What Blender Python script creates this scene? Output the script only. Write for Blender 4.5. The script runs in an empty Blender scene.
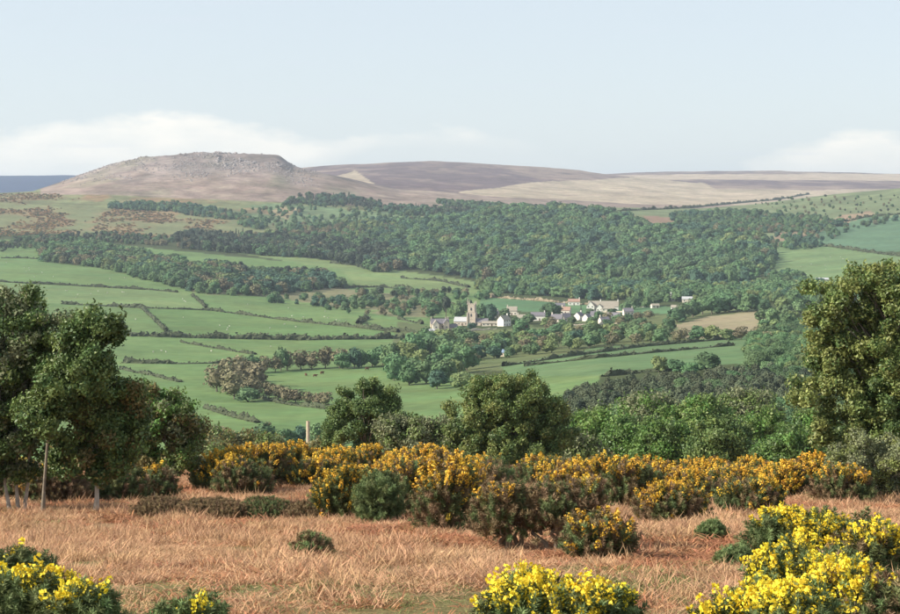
import bpy, math, random
import numpy as np
from mathutils import Vector, noise as mnoise
R = math.radians
rng = np.random.default_rng(7)
random.seed(7)
SC = bpy.context.scene
COL = SC.collection

# ------------------------------------------------------------------ camera
F = 1750.0            # focal length in photo pixels (photo 900 wide)
YH = 200.0            # image row of true eye level
cam_d = bpy.data.cameras.new('camera')
cam = bpy.data.objects.new('camera', cam_d); COL.objects.link(cam)
cam.location = (0, 0, 0); cam.rotation_euler = (R(90), 0, 0)
cam_d.sensor_width = 36; cam_d.lens = F / 900 * 36
cam_d.shift_y = -(307 - YH) / 900
cam_d.clip_start = 0.5; cam_d.clip_end = 60000
SC.camera = cam

# ------------------------------------------------------------------ sun, sky, exposure
SUN_EL = R(31); SUN_AZ = math.atan2(-0.95, -0.22)      # azimuth measured from +Y towards +X
sun_d = bpy.data.lights.new('sun', 'SUN'); sun_d.energy = 4.9; sun_d.angle = R(0.53); sun_d.color = (1, 0.91, 0.77)
sun = bpy.data.objects.new('sun', sun_d); COL.objects.link(sun)
to_sun = Vector((math.sin(SUN_AZ) * math.cos(SUN_EL), math.cos(SUN_AZ) * math.cos(SUN_EL), math.sin(SUN_EL)))
sun.rotation_euler = to_sun.to_track_quat('Z', 'Y').to_euler(); sun.location = to_sun * 50
SC.view_settings.view_transform = 'Standard'; SC.view_settings.look = 'None'
SC.view_settings.exposure = 0.72; SC.view_settings.gamma = 1
W = bpy.data.worlds.new('World'); SC.world = W; W.use_nodes = True
nt = W.node_tree; N = nt.nodes; L = nt.links; N.clear()
def wn(t, **k):
    n = N.new(t)
    for a, b in k.items(): setattr(n, a, b)
    return n
def wm(op, a, b=None, c=None, clamp=False):
    n = N.new('ShaderNodeMath'); n.operation = op; n.use_clamp = clamp
    for i, v in enumerate((a, b, c)):
        if v is None: continue
        if isinstance(v, (int, float)): n.inputs[i].default_value = v
        else: L.new(v, n.inputs[i])
    return n.outputs[0]
sky = wn('ShaderNodeTexSky', sky_type='NISHITA', sun_disc=False, sun_elevation=SUN_EL, sun_rotation=SUN_AZ,
         altitude=250, air_density=1.0, dust_density=0.6, ozone_density=1.6)
tc = wn('ShaderNodeTexCoord'); sep = wn('ShaderNodeSeparateXYZ'); L.new(tc.outputs['Generated'], sep.inputs[0])
az = wm('ARCTAN2', sep.outputs[0], sep.outputs[1]); el = wm('ARCSINE', sep.outputs[2])
comb = wn('ShaderNodeCombineXYZ'); L.new(wm('MULTIPLY', az, 1.0), comb.inputs[0]); L.new(wm('MULTIPLY', el, 2.6), comb.inputs[1])
n1 = wn('ShaderNodeTexNoise'); n1.inputs['Scale'].default_value = 15; n1.inputs['Detail'].default_value = 9; n1.inputs['Roughness'].default_value = .58
L.new(comb.outputs[0], n1.inputs['Vector'])
# top of the cloud bank as a function of azimuth (a real bank, low over the moor, going on round the horizon)
mr = wn('ShaderNodeMapRange'); mr.inputs[1].default_value = -.36; mr.inputs[2].default_value = .36; L.new(az, mr.inputs[0])
ramp = wn('ShaderNodeValToRGB'); L.new(mr.outputs[0], ramp.inputs[0]); cr = ramp.color_ramp; cr.interpolation = 'B_SPLINE'
stops = [(0, .42), (.16, .44), (.235, .46), (.30, .475), (.36, .435), (.44, .415), (.55, .40), (.60, .20), (.70, .12), (.74, .26), (.80, .40), (.84, .42), (.9, .36), (1, .42)]
while len(cr.elements) < len(stops): cr.elements.new(.5)
for e, (p, v) in zip(cr.elements, stops): e.position = p; e.color = (v, v, v, 1)
top = wm('MULTIPLY', ramp.outputs[0], .1)
d = wm('SUBTRACT', wm('ADD', top, wm('MULTIPLY', wm('SUBTRACT', n1.outputs[0], .5), .052)), el)
bank = wm('MULTIPLY', wm('DIVIDE', d, .010, clamp=True), 1.0, clamp=True)
# softness inside the bank
n2 = wn('ShaderNodeTexNoise'); n2.inputs['Scale'].default_value = 26; n2.inputs['Detail'].default_value = 6; L.new(comb.outputs[0], n2.inputs['Vector'])
thin = wm('ADD', wm('MULTIPLY', n2.outputs[0], 1.3), .02, clamp=True)
# bank gets thinner towards its foot
foot = wm('MULTIPLY', wm('SUBTRACT', el, .006), 26, clamp=True)
# right of the tor only the top of the bank is left, clear air shows under it
lo1 = wn('ShaderNodeMapRange'); lo1.inputs[1].default_value = -.16; lo1.inputs[2].default_value = -.04; lo1.inputs[3].default_value = -.02; lo1.inputs[4].default_value = .030; L.new(az, lo1.inputs[0])
lo2 = wn('ShaderNodeMapRange'); lo2.inputs[1].default_value = .12; lo2.inputs[2].default_value = .19; lo2.inputs[3].default_value = 0; lo2.inputs[4].default_value = .05; L.new(az, lo2.inputs[0])
base_el = wm('SUBTRACT', lo1.outputs[0], lo2.outputs[0])
under = wm('ADD', wm('DIVIDE', wm('SUBTRACT', el, base_el), .014, clamp=True), .12, clamp=True)
bank2 = wm('MULTIPLY', wm('MULTIPLY', bank, thin), wm('MULTIPLY', under, wm('ADD', wm('MULTIPLY', foot, .4), .6)), clamp=True)
# thin grey streaks higher up
comb3 = wn('ShaderNodeCombineXYZ'); L.new(wm('MULTIPLY', az, 5), comb3.inputs[0]); L.new(wm('MULTIPLY', el, 75), comb3.inputs[1])
n3 = wn('ShaderNodeTexNoise'); n3.inputs['Scale'].default_value = 1.6; n3.inputs['Detail'].default_value = 5; L.new(comb3.outputs[0], n3.inputs['Vector'])
streak = wm('MULTIPLY', wm('SUBTRACT', n3.outputs[0], .60), 2.2, clamp=True)
# world colours: Nishita lifted by a thin milky veil of high cloud
veil = wn('ShaderNodeMix', data_type='RGBA'); veil.inputs[0].default_value = .70; veil.inputs[7].default_value = (6.0, 6.5, 6.95, 1)
L.new(sky.outputs[0], veil.inputs[6])
m1 = wn('ShaderNodeMix', data_type='RGBA'); m1.inputs[7].default_value = (8.9, 8.35, 7.45, 1); L.new(bank2, m1.inputs[0]); L.new(veil.outputs[2], m1.inputs[6])
m2 = wn('ShaderNodeMix', data_type='RGBA'); m2.inputs[7].default_value = (5.6, 5.9, 6.6, 1); L.new(streak, m2.inputs[0]); L.new(m1.outputs[2], m2.inputs[6])
bg = wn('ShaderNodeBackground'); bg.inputs[1].default_value = .084; L.new(m2.outputs[2], bg.inputs[0])
out = wn('ShaderNodeOutputWorld'); L.new(bg.outputs[0], out.inputs[0])

# ------------------------------------------------------------------ terrain tables
# rows (photo pixels) of the ground at several distances, per image column; z follows from them
PXC = np.array([-700, -300, 0, 150, 300, 450, 600, 750, 900, 1200, 1700], float)
def rowz(Dm, rows): return -(np.array(rows, float) - YH) / F * Dm
KN = [  # distance, z per column
    (12, [-3.4] * 11), (18, [-4.27] * 11), (30, [-6.05] * 11), (45, [-8.1] * 11), (60, [-10.1] * 11),
    (80, [-12.7, -12.7, -12.7, -12.7, -12.6, -12.8, -13.2, -13.3, -13.3, -13.3, -13.3]),
    (98, [-14.8, -14.8, -14.8, -14.8, -14.7, -15.0, -15.8, -16.0, -16.2, -16.2, -16.2]),
    (120, [-21, -21, -21, -21, -20, -19.5, -20, -20.5, -20.5, -20, -20]),
    (160, [-35, -35, -35, -35, -33, -28, -28, -28, -27, -26, -26]),
    (250, [-58, -58, -58, -58, -55, -47, -41, -40, -38, -36, -35]),
    (400, [-78, -78, -78, -77, -75, -64, -55, -52, -50, -46, -44]),
    (600, rowz(600, [440, 438, 436, 434, 432, 418, 392, 386, 382, 370, 360])),
    (800, rowz(800, [398, 398, 398, 398, 396, 386, 366, 357, 352, 335, 325])),
    (1100, rowz(1100, [345, 347, 350, 352, 356, 352, 343, 335, 325, 305, 295])),
    (1400, rowz(1400, [308, 310, 313, 318, 325, 329, 326, 312, 300, 285, 275])),
    (1700, rowz(1700, [278, 280, 282, 289, 300, 305, 301, 296, 284, 270, 262])),
    (2000, rowz(2000, [258, 260, 262, 269, 279, 286, 287, 280, 264, 255, 250])),
    (2300, rowz(2300, [240, 243, 247, 253, 262, 266, 262, 262, 250, 240, 236])),
    (2700, rowz(2700, [224, 226, 228, 235, 241, 238, 232, 234, 226, 216, 212])),
    (3100, rowz(3100, [203, 204, 205, 213, 218, 216, 213, 214, 199, 192, 190])),
]
COLS = np.linspace(-700, 1700, 481)
def cint(v, xs=PXC): return np.interp(COLS, xs, v)
rows_tab = [(dk, cint(zk)) for dk, zk in KN]
def far(Dm, xs, rs): rows_tab.append((Dm, -(np.interp(COLS, xs, rs) - YH) / F * Dm))
far(3400, [-700, 0, 60, 110, 200, 300, 400, 500, 600, 700, 760, 830, 900, 1200, 1700], [189, 190, 191, 192, 197, 200, 205, 207, 208, 206, 200, 190, 184, 178, 176])
far(3700, [-700, 0, 40, 70, 110, 150, 210, 275, 300, 345, 400, 500, 600, 700, 760, 830, 900, 1700], [196, 197, 190, 183, 175, 172, 172, 172, 178, 186, 197, 205, 207, 212, 210, 202, 195, 190])
far(3950, [-700, 0, 25, 40, 60, 85, 110, 140, 175, 205, 222, 240, 273, 280, 286, 292, 303, 320, 345, 372, 400, 450, 500, 600, 700, 800, 900, 1700],
    [205, 203, 194, 187, 180, 170.5, 162, 154.5, 152.5, 150, 150, 151.6, 151.8, 154, 159, 164.5, 167.5, 171.5, 177, 185, 192, 197, 201, 205, 210, 210, 207, 205])
far(4300, [-700, 0, 60, 110, 205, 275, 300, 345, 400, 500, 600, 700, 900, 1700], [210, 208, 198, 185, 172, 172, 176, 183, 190, 198, 203, 206, 207, 207])
far(5300, [-700, 0, 200, 270, 330, 390, 430, 500, 600, 700, 900, 1700], [212, 210, 196, 182, 178, 176, 178, 183, 191, 197, 199, 200])
far(6600, [-700, 0, 100, 200, 250, 270, 300, 330, 390, 430, 480, 540, 580, 610, 650, 700, 780, 900, 1700],
    [200, 197, 190, 178, 171, 168.5, 167, 165, 161.2, 160.2, 162, 166.5, 170, 174.5, 179, 182, 183, 184, 184])
far(7600, [-700, 0, 200, 400, 600, 700, 900, 1700], [197, 195, 185, 175, 178, 178, 179, 178])
far(9000, [-700, 0, 40, 75, 105, 200, 400, 560, 600, 640, 700, 780, 850, 900, 1100, 1700], [174, 176, 176, 175.6, 180, 184, 180, 176, 173.5, 172, 171, 170.3, 172, 173.5, 174, 172])
far(12000, [-700, -100, 0, 70, 200, 400, 600, 900, 1700], [173, 175, 176, 175.5, 178, 182, 184, 184, 184])
far(15500, [-700, 0, 200, 900, 1700], [186, 187, 187, 187, 187])
KD = np.array([r[0] for r in rows_tab], float); KZ = np.array([r[1] for r in rows_tab])
ND = 1400
LD = np.linspace(math.log(12), math.log(15500), ND)
DD = np.exp(LD)
TAB = np.stack([np.interp(DD, KD, KZ[:, i]) for i in range(len(COLS))], 1)     # [ND, cols]
def smooth(T, axis, k):
    kern = np.exp(-.5 * (np.arange(-3 * k, 3 * k + 1) / k) ** 2); kern /= kern.sum()
    P = np.pad(T, [(3 * k, 3 * k) if a == axis else (0, 0) for a in range(2)], mode='edge')
    return np.apply_along_axis(lambda v: np.convolve(v, kern, 'valid'), axis, P)
SM = smooth(TAB, 0, 7)
wgt = np.clip((LD - math.log(14)) / .3, 0, 1)[:, None]
wfar = np.clip((LD - math.log(3600)) / .1, 0, 1)[:, None]
SM4 = smooth(TAB, 0, 3)
TAB = (TAB * (1 - wgt) + SM * wgt) * (1 - wfar) + SM4 * wfar
def vnoise(x, y, seed=0):
    """smooth value noise, vectorised"""
    xi = np.floor(x).astype(np.int64); yi = np.floor(y).astype(np.int64)
    fx = x - xi; fy = y - yi; fx = fx * fx * (3 - 2 * fx); fy = fy * fy * (3 - 2 * fy)
    def h(a, b):
        n = (a * 374761393 + b * 668265263 + seed * 974711) & 0xffffffff
        n = ((n ^ (n >> 13)) * 1274126177) & 0xffffffff
        return ((n ^ (n >> 16)) & 0xffff) / 65535.0
    a = h(xi, yi); b = h(xi + 1, yi); c = h(xi, yi + 1); e = h(xi + 1, yi + 1)
    return (a * (1 - fx) + b * fx) * (1 - fy) + (c * (1 - fx) + e * fx) * fy - .5
def fbm(x, y, o=4, seed=0):
    s = 0; a = 1
    for i in range(o): s = s + a * vnoise(x * 2 ** i + 17 * i, y * 2 ** i - 9 * i, seed + i); a *= .5
    return s
def gz(x, y):
    """ground height at world x, y (arrays)"""
    x = np.asarray(x, float); y = np.asarray(y, float)
    yc = np.maximum(y, 12.0)
    px = 450 + x / yc * F
    ci = np.clip((px - COLS[0]) / (COLS[1] - COLS[0]), 0, len(COLS) - 1.001); i0 = ci.astype(int); fc = ci - i0
    di = np.clip((np.log(yc) - LD[0]) / (LD[1] - LD[0]), 0, ND - 1.001); j0 = di.astype(int); fd = di - j0
    z = (TAB[j0, i0] * (1 - fc) + TAB[j0, i0 + 1] * fc) * (1 - fd) + (TAB[j0 + 1, i0] * (1 - fc) + TAB[j0 + 1, i0 + 1] * fc) * fd
    z = np.where(y < 12, -(1.6 + .150 * y), z)
    near = np.clip((y - 4) / 20, 0, 1)
    z = z + near * (.22 * fbm(x / 7, y / 7, 3, 3) + .05 * fbm(x / 1.3, y / 1.3, 2, 4)) * np.clip(200 / yc, 0, 1)
    m = np.clip((y - 500) / 800, 0, 1)
    z = z + m * 2.2 * fbm(x / 160, y / 160, 3, 8)
    t = np.clip((y - 3500) / 300, 0, 1)
    z = z + t * 4.5 * fbm(x / 150, y / 150, 5, 9)
    # granite crags along the top and right shoulder of the tor
    pxx = 450 + x / np.maximum(yc, 1) * F
    crag = np.clip(1 - np.abs(y - 3930) / 190, 0, 1) * np.clip((pxx - 95) / 60, 0, 1) * np.clip((312 - pxx) / 25, 0, 1)
    z = z + crag * (4.5 * np.abs(fbm(x / 30, y / 60, 4, 12)) * 1.6 + 2.2 * fbm(x / 9, y / 20, 2, 13))
    return z
def gz1(x, y): return float(gz(np.array([x]), np.array([y]))[0])
def to_px(x, y, z):
    return 450 + x / y * F, YH - z / y * F
def hit(px, row, dmin=13.0, dmax=15000):
    """first ground point at or beyond dmin seen at this image position"""
    Ds = DD[(DD >= dmin) & (DD <= dmax)]
    X = (px - 450) / F * Ds
    rr = YH - gz(X, Ds) / Ds * F
    k = np.argmax(rr <= row)
    if rr[k] > row: k = int(np.argmin(rr))
    Dm = Ds[k]
    if k > 0 and rr[k - 1] > row >= rr[k]:
        t = (rr[k - 1] - row) / (rr[k - 1] - rr[k]); Dm = Ds[k - 1] + (Ds[k] - Ds[k - 1]) * t
    x = (px - 450) / F * Dm
    return x, Dm, gz1(x, Dm)

# ------------------------------------------------------------------ object helpers
def tag(o, label=None, cat=None, group=None, kind=None):
    if label: o['label'] = label
    if cat: o['category'] = cat
    if group: o['group'] = group
    if kind: o['kind'] = kind
    return o
def link(name, me, parent=None):
    o = bpy.data.objects.new(name, me); COL.objects.link(o)
    if parent: o.parent = parent
    return o
def empty(name, loc, rz=0):
    o = bpy.data.objects.new(name, None); COL.objects.link(o); o.location = loc; o.rotation_euler = (0, 0, rz)
    o.empty_display_size = .5
    return o
def mesh_np(name, V, faces, mats, midx=None, smooth=False):
    """faces: list of int arrays [n,k]"""
    V = np.asarray(V, np.float32); me = bpy.data.meshes.new(name)
    faces = [np.asarray(f, np.int32) for f in faces if len(f)]
    me.vertices.add(len(V)); me.vertices.foreach_set('co', V.ravel())
    if faces:
        loops = np.concatenate([f.ravel() for f in faces]); tot = np.concatenate([np.full(len(f), f.shape[1], np.int32) for f in faces])
        st = np.concatenate([[0], np.cumsum(tot)[:-1]]).astype(np.int32)
        me.loops.add(len(loops)); me.loops.foreach_set('vertex_index', loops)
        me.polygons.add(len(tot)); me.polygons.foreach_set('loop_start', st)
        me.polygons.foreach_set('loop_total', tot)
        if midx is not None: me.polygons.foreach_set('material_index', np.asarray(midx, np.int32))
        me.polygons.foreach_set('use_smooth', np.full(len(tot), smooth))
    me.update(calc_edges=True)
    for m in (mats if isinstance(mats, (list, tuple)) else [mats]): me.materials.append(m)
    return me
class MB:
    """collects quads / tris for one mesh"""
    def __init__(s): s.V = []; s.Q = []; s.T = []; s.n = 0
    def add(s, V, Q=None, T=None):
        V = np.asarray(V, float).reshape(-1, 3); s.V.append(V)
        if Q is not None and len(Q): s.Q.append(np.asarray(Q, int) + s.n)
        if T is not None and len(T): s.T.append(np.asarray(T, int) + s.n)
        s.n += len(V)
    def box(s, x0, x1, y0, y1, z0, z1):
        V = [(x, y, z) for z in (z0, z1) for y in (y0, y1) for x in (x0, x1)]
        s.add(V, [(0, 2, 3, 1), (4, 5, 7, 6), (0, 1, 5, 4), (2, 6, 7, 3), (0, 4, 6, 2), (1, 3, 7, 5)])
    def tube(s, P, r, n=6):
        P = np.asarray(P, float); m = len(P); r = np.broadcast_to(np.asarray(r, float), (m,))
        T = np.gradient(P, axis=0); T /= np.linalg.norm(T, axis=1)[:, None] + 1e-9
        ref = np.where(np.abs(T[:, 2:3]) < .9, [[0, 0, 1.]], [[1., 0, 0]])
        A = np.cross(T, ref); A /= np.linalg.norm(A, axis=1)[:, None] + 1e-9; B = np.cross(T, A)
        a = np.linspace(0, 2 * np.pi, n, endpoint=False)
        V = P[:, None] + r[:, None, None] * (A[:, None] * np.cos(a)[None, :, None] + B[:, None] * np.sin(a)[None, :, None])
        Q = [(i * n + j, i * n + (j + 1) % n, (i + 1) * n + (j + 1) % n, (i + 1) * n + j) for i in range(m - 1) for j in range(n)]
        s.add(V.reshape(-1, 3), Q)
    def mesh(s, name, mats, smooth=False):
        return mesh_np(name, np.concatenate(s.V), [np.concatenate(a) for a in (s.Q, s.T) if a], mats, None, smooth)
    def obj(s, name, mats, parent=None, smooth=False):
        return link(name, s.mesh(name, mats, smooth), parent)
def unit(v): return v / (np.linalg.norm(v, axis=-1, keepdims=True) + 1e-9)
def quads(c, n, s, asp=.6, shape='rhomb', r=rng):
    """leaf quads at centres c facing n, half length s"""
    n = unit(n); t = unit(np.cross(n, r.normal(size=n.shape))); b = np.cross(n, t)
    s = np.broadcast_to(np.asarray(s, float), (len(c),))[:, None]
    if shape == 'rhomb': V = np.stack([c - t * s, c - b * s * asp, c + t * s, c + b * s * asp], 1)
    else: V = np.stack([c - t * s - b * s * asp, c + t * s - b * s * asp * .8, c + t * s * .8 + b * s * asp, c - t * s * .9 + b * s * asp * .9], 1)
    return V.reshape(-1, 3), np.arange(4 * len(c)).reshape(-1, 4)

# ------------------------------------------------------------------ materials
def mat(name, col, var=.25, scale=3.0, rough=.8, leaf=0.0, hue=.0, rnd=.0, spec=.25, bump=0.0, col2=None, detail=4, attr=None, coord='Object'):
    m = bpy.data.materials.new(name); m.use_nodes = True; n = m.node_tree.nodes; l = m.node_tree.links
    b = n['Principled BSDF']; b.inputs['Roughness'].default_value = rough; b.inputs['Specular IOR Level'].default_value = spec
    t = n.new('ShaderNodeTexCoord'); ns = n.new('ShaderNodeTexNoise'); ns.inputs['Scale'].default_value = scale; ns.inputs['Detail'].default_value = detail
    l.new(t.outputs[coord], ns.inputs['Vector'])
    mx = n.new('ShaderNodeMix'); mx.data_type = 'RGBA'
    rp = n.new('ShaderNodeMapRange'); rp.inputs[1].default_value = .3; rp.inputs[2].default_value = .7; l.new(ns.outputs[0], rp.inputs[0]); l.new(rp.outputs[0], mx.inputs[0])
    c2 = col2 or tuple(min(1, c * (1 + var)) for c in col)
    c1 = col if col2 else tuple(c * (1 - var) for c in col)
    mx.inputs[6].default_value = (*c1, 1); mx.inputs[7].default_value = (*c2, 1)
    o = mx.outputs[2]
    if attr:
        at = n.new('ShaderNodeAttribute'); at.attribute_name = attr
        mm = n.new('ShaderNodeMix'); mm.data_type = 'RGBA'; mm.blend_type = 'MULTIPLY'; mm.inputs[0].default_value = 1
        l.new(o, mm.inputs[6]); l.new(at.outputs['Color'], mm.inputs[7]); o = mm.outputs[2]
    if rnd or hue:
        oi = n.new('ShaderNodeObjectInfo'); hs = n.new('ShaderNodeHueSaturation')
        a = n.new('ShaderNodeMapRange'); a.inputs[3].default_value = 1 - rnd; a.inputs[4].default_value = 1 + rnd; l.new(oi.outputs['Random'], a.inputs[0]); l.new(a.outputs[0], hs.inputs['Value'])
        ml = n.new('ShaderNodeMath'); ml.operation = 'MULTIPLY'; ml.inputs[1].default_value = 7.31; l.new(oi.outputs['Random'], ml.inputs[0])
        fr = n.new('ShaderNodeMath'); fr.operation = 'FRACT'; l.new(ml.outputs[0], fr.inputs[0])
        h = n.new('ShaderNodeMapRange'); h.inputs[3].default_value = .5 - hue; h.inputs[4].default_value = .5 + hue; l.new(fr.outputs[0], h.inputs[0]); l.new(h.outputs[0], hs.inputs['Hue'])
        l.new(o, hs.inputs['Color']); o = hs.outputs[0]
    l.new(o, b.inputs['Base Color'])
    if leaf:
        tr = n.new('ShaderNodeBsdfTranslucent'); ms = n.new('ShaderNodeMixShader'); ms.inputs[0].default_value = leaf
        l.new(o, tr.inputs['Color']); l.new(b.outputs[0], ms.inputs[1]); l.new(tr.outputs[0], ms.inputs[2]); l.new(ms.outputs[0], n['Material Output'].inputs['Surface'])
    if bump:
        bp = n.new('ShaderNodeBump'); bp.inputs['Strength'].default_value = bump; l.new(ns.outputs[0], bp.inputs['Height']); l.new(bp.outputs[0], b.inputs['Normal'])
    return m

# ------------------------------------------------------------------ scatter (self-contained geometry nodes instancing)
_gn = {}
def gn_tree(K):
    if K in _gn: return _gn[K]
    g = bpy.data.node_groups.new('scatter_%d' % K, 'GeometryNodeTree')
    g.interface.new_socket('Geometry', in_out='INPUT', socket_type='NodeSocketGeometry')
    g.interface.new_socket('Geometry', in_out='OUTPUT', socket_type='NodeSocketGeometry')
    n = g.nodes; l = g.links
    gi = n.new('NodeGroupInput'); go = n.new('NodeGroupOutput'); j = n.new('GeometryNodeJoinGeometry')
    def named(a, t):
        q = n.new('GeometryNodeInputNamedAttribute'); q.data_type = t; q.inputs[0].default_value = a; return q.outputs[0]
    pid = named('pid', 'INT'); var = named('var', 'INT'); rot = named('rot', 'FLOAT_VECTOR'); scl = named('scl', 'FLOAT_VECTOR')
    e2r = n.new('FunctionNodeEulerToRotation'); l.new(rot, e2r.inputs[0])
    def eq(a, k):
        c = n.new('FunctionNodeCompare'); c.data_type = 'INT'; c.operation = 'EQUAL'; l.new(a, c.inputs[2]); c.inputs[3].default_value = k; return c.outputs[0]
    sp = n.new('GeometryNodeSeparateGeometry'); l.new(gi.outputs[0], sp.inputs[0]); l.new(eq(pid, -1), sp.inputs[1])
    for k in range(K):
        s = n.new('GeometryNodeSeparateGeometry'); l.new(gi.outputs[0], s.inputs[0]); l.new(eq(pid, k), s.inputs[1])
        ip = n.new('GeometryNodeInstanceOnPoints'); l.new(sp.outputs[0], ip.inputs['Points']); l.new(eq(var, k), ip.inputs['Selection'])
        l.new(s.outputs[0], ip.inputs['Instance']); l.new(e2r.outputs[0], ip.inputs['Rotation']); l.new(scl, ip.inputs['Scale'])
        l.new(ip.outputs[0], j.inputs[0])
    l.new(j.outputs[0], go.inputs[0]); _gn[K] = g
    return g
def scatter(name, protos, P, rot, scl, var, mats, parent=None):
    """protos: list of (V, faces[list], material index)"""
    K = len(protos); Vs = []; Fs = {3: [], 4: []}; mi = {3: [], 4: []}; pid = []; off = 0
    for k, (V, fl, mk) in enumerate(protos):
        Vs.append(V); pid += [k] * len(V)
        for f in fl:
            f = np.asarray(f); kk = f.shape[1]; Fs[kk].append(f + off)
            mi[kk].append(np.full(len(f), mk) if np.isscalar(mk) else np.asarray(mk)[:len(f)])
        off += len(V)
    P = np.asarray(P, float); n = len(P); Vs.append(P); pid += [-1] * n
    faces = []; midx = []
    for kk in (4, 3):
        if Fs[kk]: faces.append(np.concatenate(Fs[kk])); midx.append(np.concatenate(mi[kk]))
    me = mesh_np(name, np.concatenate(Vs), faces, mats, np.concatenate(midx))
    tot = off + n
    a = me.attributes.new('pid', 'INT', 'POINT'); a.data.foreach_set('value', np.array(pid, np.int32))
    vv = np.full(tot, -5, np.int32); vv[off:] = var; a = me.attributes.new('var', 'INT', 'POINT'); a.data.foreach_set('value', vv)
    r = np.zeros((tot, 3), np.float32); r[off:] = rot; a = me.attributes.new('rot', 'FLOAT_VECTOR', 'POINT'); a.data.foreach_set('vector', r.ravel())
    s = np.ones((tot, 3), np.float32); scl = np.asarray(scl, float); s[off:] = scl if scl.ndim == 2 else scl[:, None]
    a = me.attributes.new('scl', 'FLOAT_VECTOR', 'POINT'); a.data.foreach_set('vector', s.ravel())
    o = link(name, me, parent); md = o.modifiers.new('scatter', 'NODES'); md.node_group = gn_tree(K)
    return o

# ------------------------------------------------------------------ colour zones of the ground (true colours of pasture, moor and heath; far ridge has cloud shade painted in)
def inpoly(px, py, poly):
    ins = np.zeros(px.shape, bool); n = len(poly); j = n - 1
    for i in range(n):
        xi, yi = poly[i]; xj, yj = poly[j]
        if yi != yj:
            c = ((yi > py) != (yj > py)) & (px < (xj - xi) * (py - yi) / (yj - yi) + xi); ins ^= c
        j = i
    return ins
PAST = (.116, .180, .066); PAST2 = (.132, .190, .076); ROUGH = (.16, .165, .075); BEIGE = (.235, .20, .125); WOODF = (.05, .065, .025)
HEATHG = (.15, .165, .08); MOOR = (.215, .160, .135); MOORD = (.115, .080, .085); PALEM = (.340, .280, .205); BLUE_SHADE = (.006, .022, .085)
ZONES = [   # (polygon in image coordinates of the place, colour, ragged edge)
    ([(-700, 232), (40, 240), (120, 245), (250, 258), (360, 268), (470, 290), (500, 300), (420, 345), (330, 450), (-700, 600)], PAST, 0),
    ([(-700, 281), (0, 281), (150, 289), (186, 293), (210, 311), (60, 304), (-700, 300)], PAST2, 0),
    ([(142, 308), (208, 310), (360, 328), (420, 336), (300, 340), (167, 332)], (.106, .172, .060), 0),
    ([(207, 248), (267, 252), (340, 262), (467, 280), (500, 288), (490, 294), (413, 292), (360, 287), (340, 270)], (.15, .205, .082), 0),
    ([(170, 285), (200, 290), (290, 300), (400, 318), (440, 316), (440, 300), (340, 290), (200, 280)], (.17, .165, .09), 3),
    ([(395, 325), (560, 325), (760, 300), (760, 345), (500, 372), (395, 372)], (.10, .12, .05), 3),
    ([(478, 296), (570, 303), (700, 308), (700, 314), (570, 313), (482, 310)], (.088, .165, .078), 0),
    ([(500, 366), (600, 347), (743, 336), (900, 330), (900, 372), (700, 372), (600, 380), (520, 392)], (.100, .162, .070), 0),
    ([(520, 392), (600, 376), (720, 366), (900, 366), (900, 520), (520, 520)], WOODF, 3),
    ([(360, 350), (480, 376), (530, 376), (600, 376), (560, 480), (200, 560), (300, 440)], PAST, 0),
    ([(676, 325), (710, 316), (766, 310), (766, 327), (742, 336), (690, 340)], BEIGE, 1),
    ([(773, 247), (813, 243), (862, 252), (960, 262), (960, 290), (850, 284), (807, 279), (767, 268)], (.125, .185, .08), 0),
    ([(797, 230), (860, 217), (1700, 205), (1700, 262), (862, 251), (817, 243)], (.088, .155, .088), 0),
    ([(560, 209), (680, 206), (740, 200), (800, 190), (900, 178), (1700, 170), (1700, 214), (860, 216), (797, 229), (775, 240), (640, 215)], (.135, .165, .085), 2),
    ([(643, 217), (693, 218), (690, 229), (653, 226)], (.21, .145, .10), 1),
    ([(770, 232), (800, 228), (830, 219), (870, 212), (875, 216), (800, 236), (775, 246)], (.24, .18, .12), 2),
    ([(-700, 185), (0, 186), (120, 190), (250, 200), (290, 225), (240, 240), (120, 238), (30, 232), (-700, 232)], HEATHG, 2),
    ([(230, 210), (265, 204), (300, 205), (420, 214), (420, 232), (300, 232), (262, 222)], (.12, .17, .085), 1),
    ([(265, 212), (285, 206), (300, 209), (286, 219)], (.27, .22, .13), 1),
]
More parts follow.
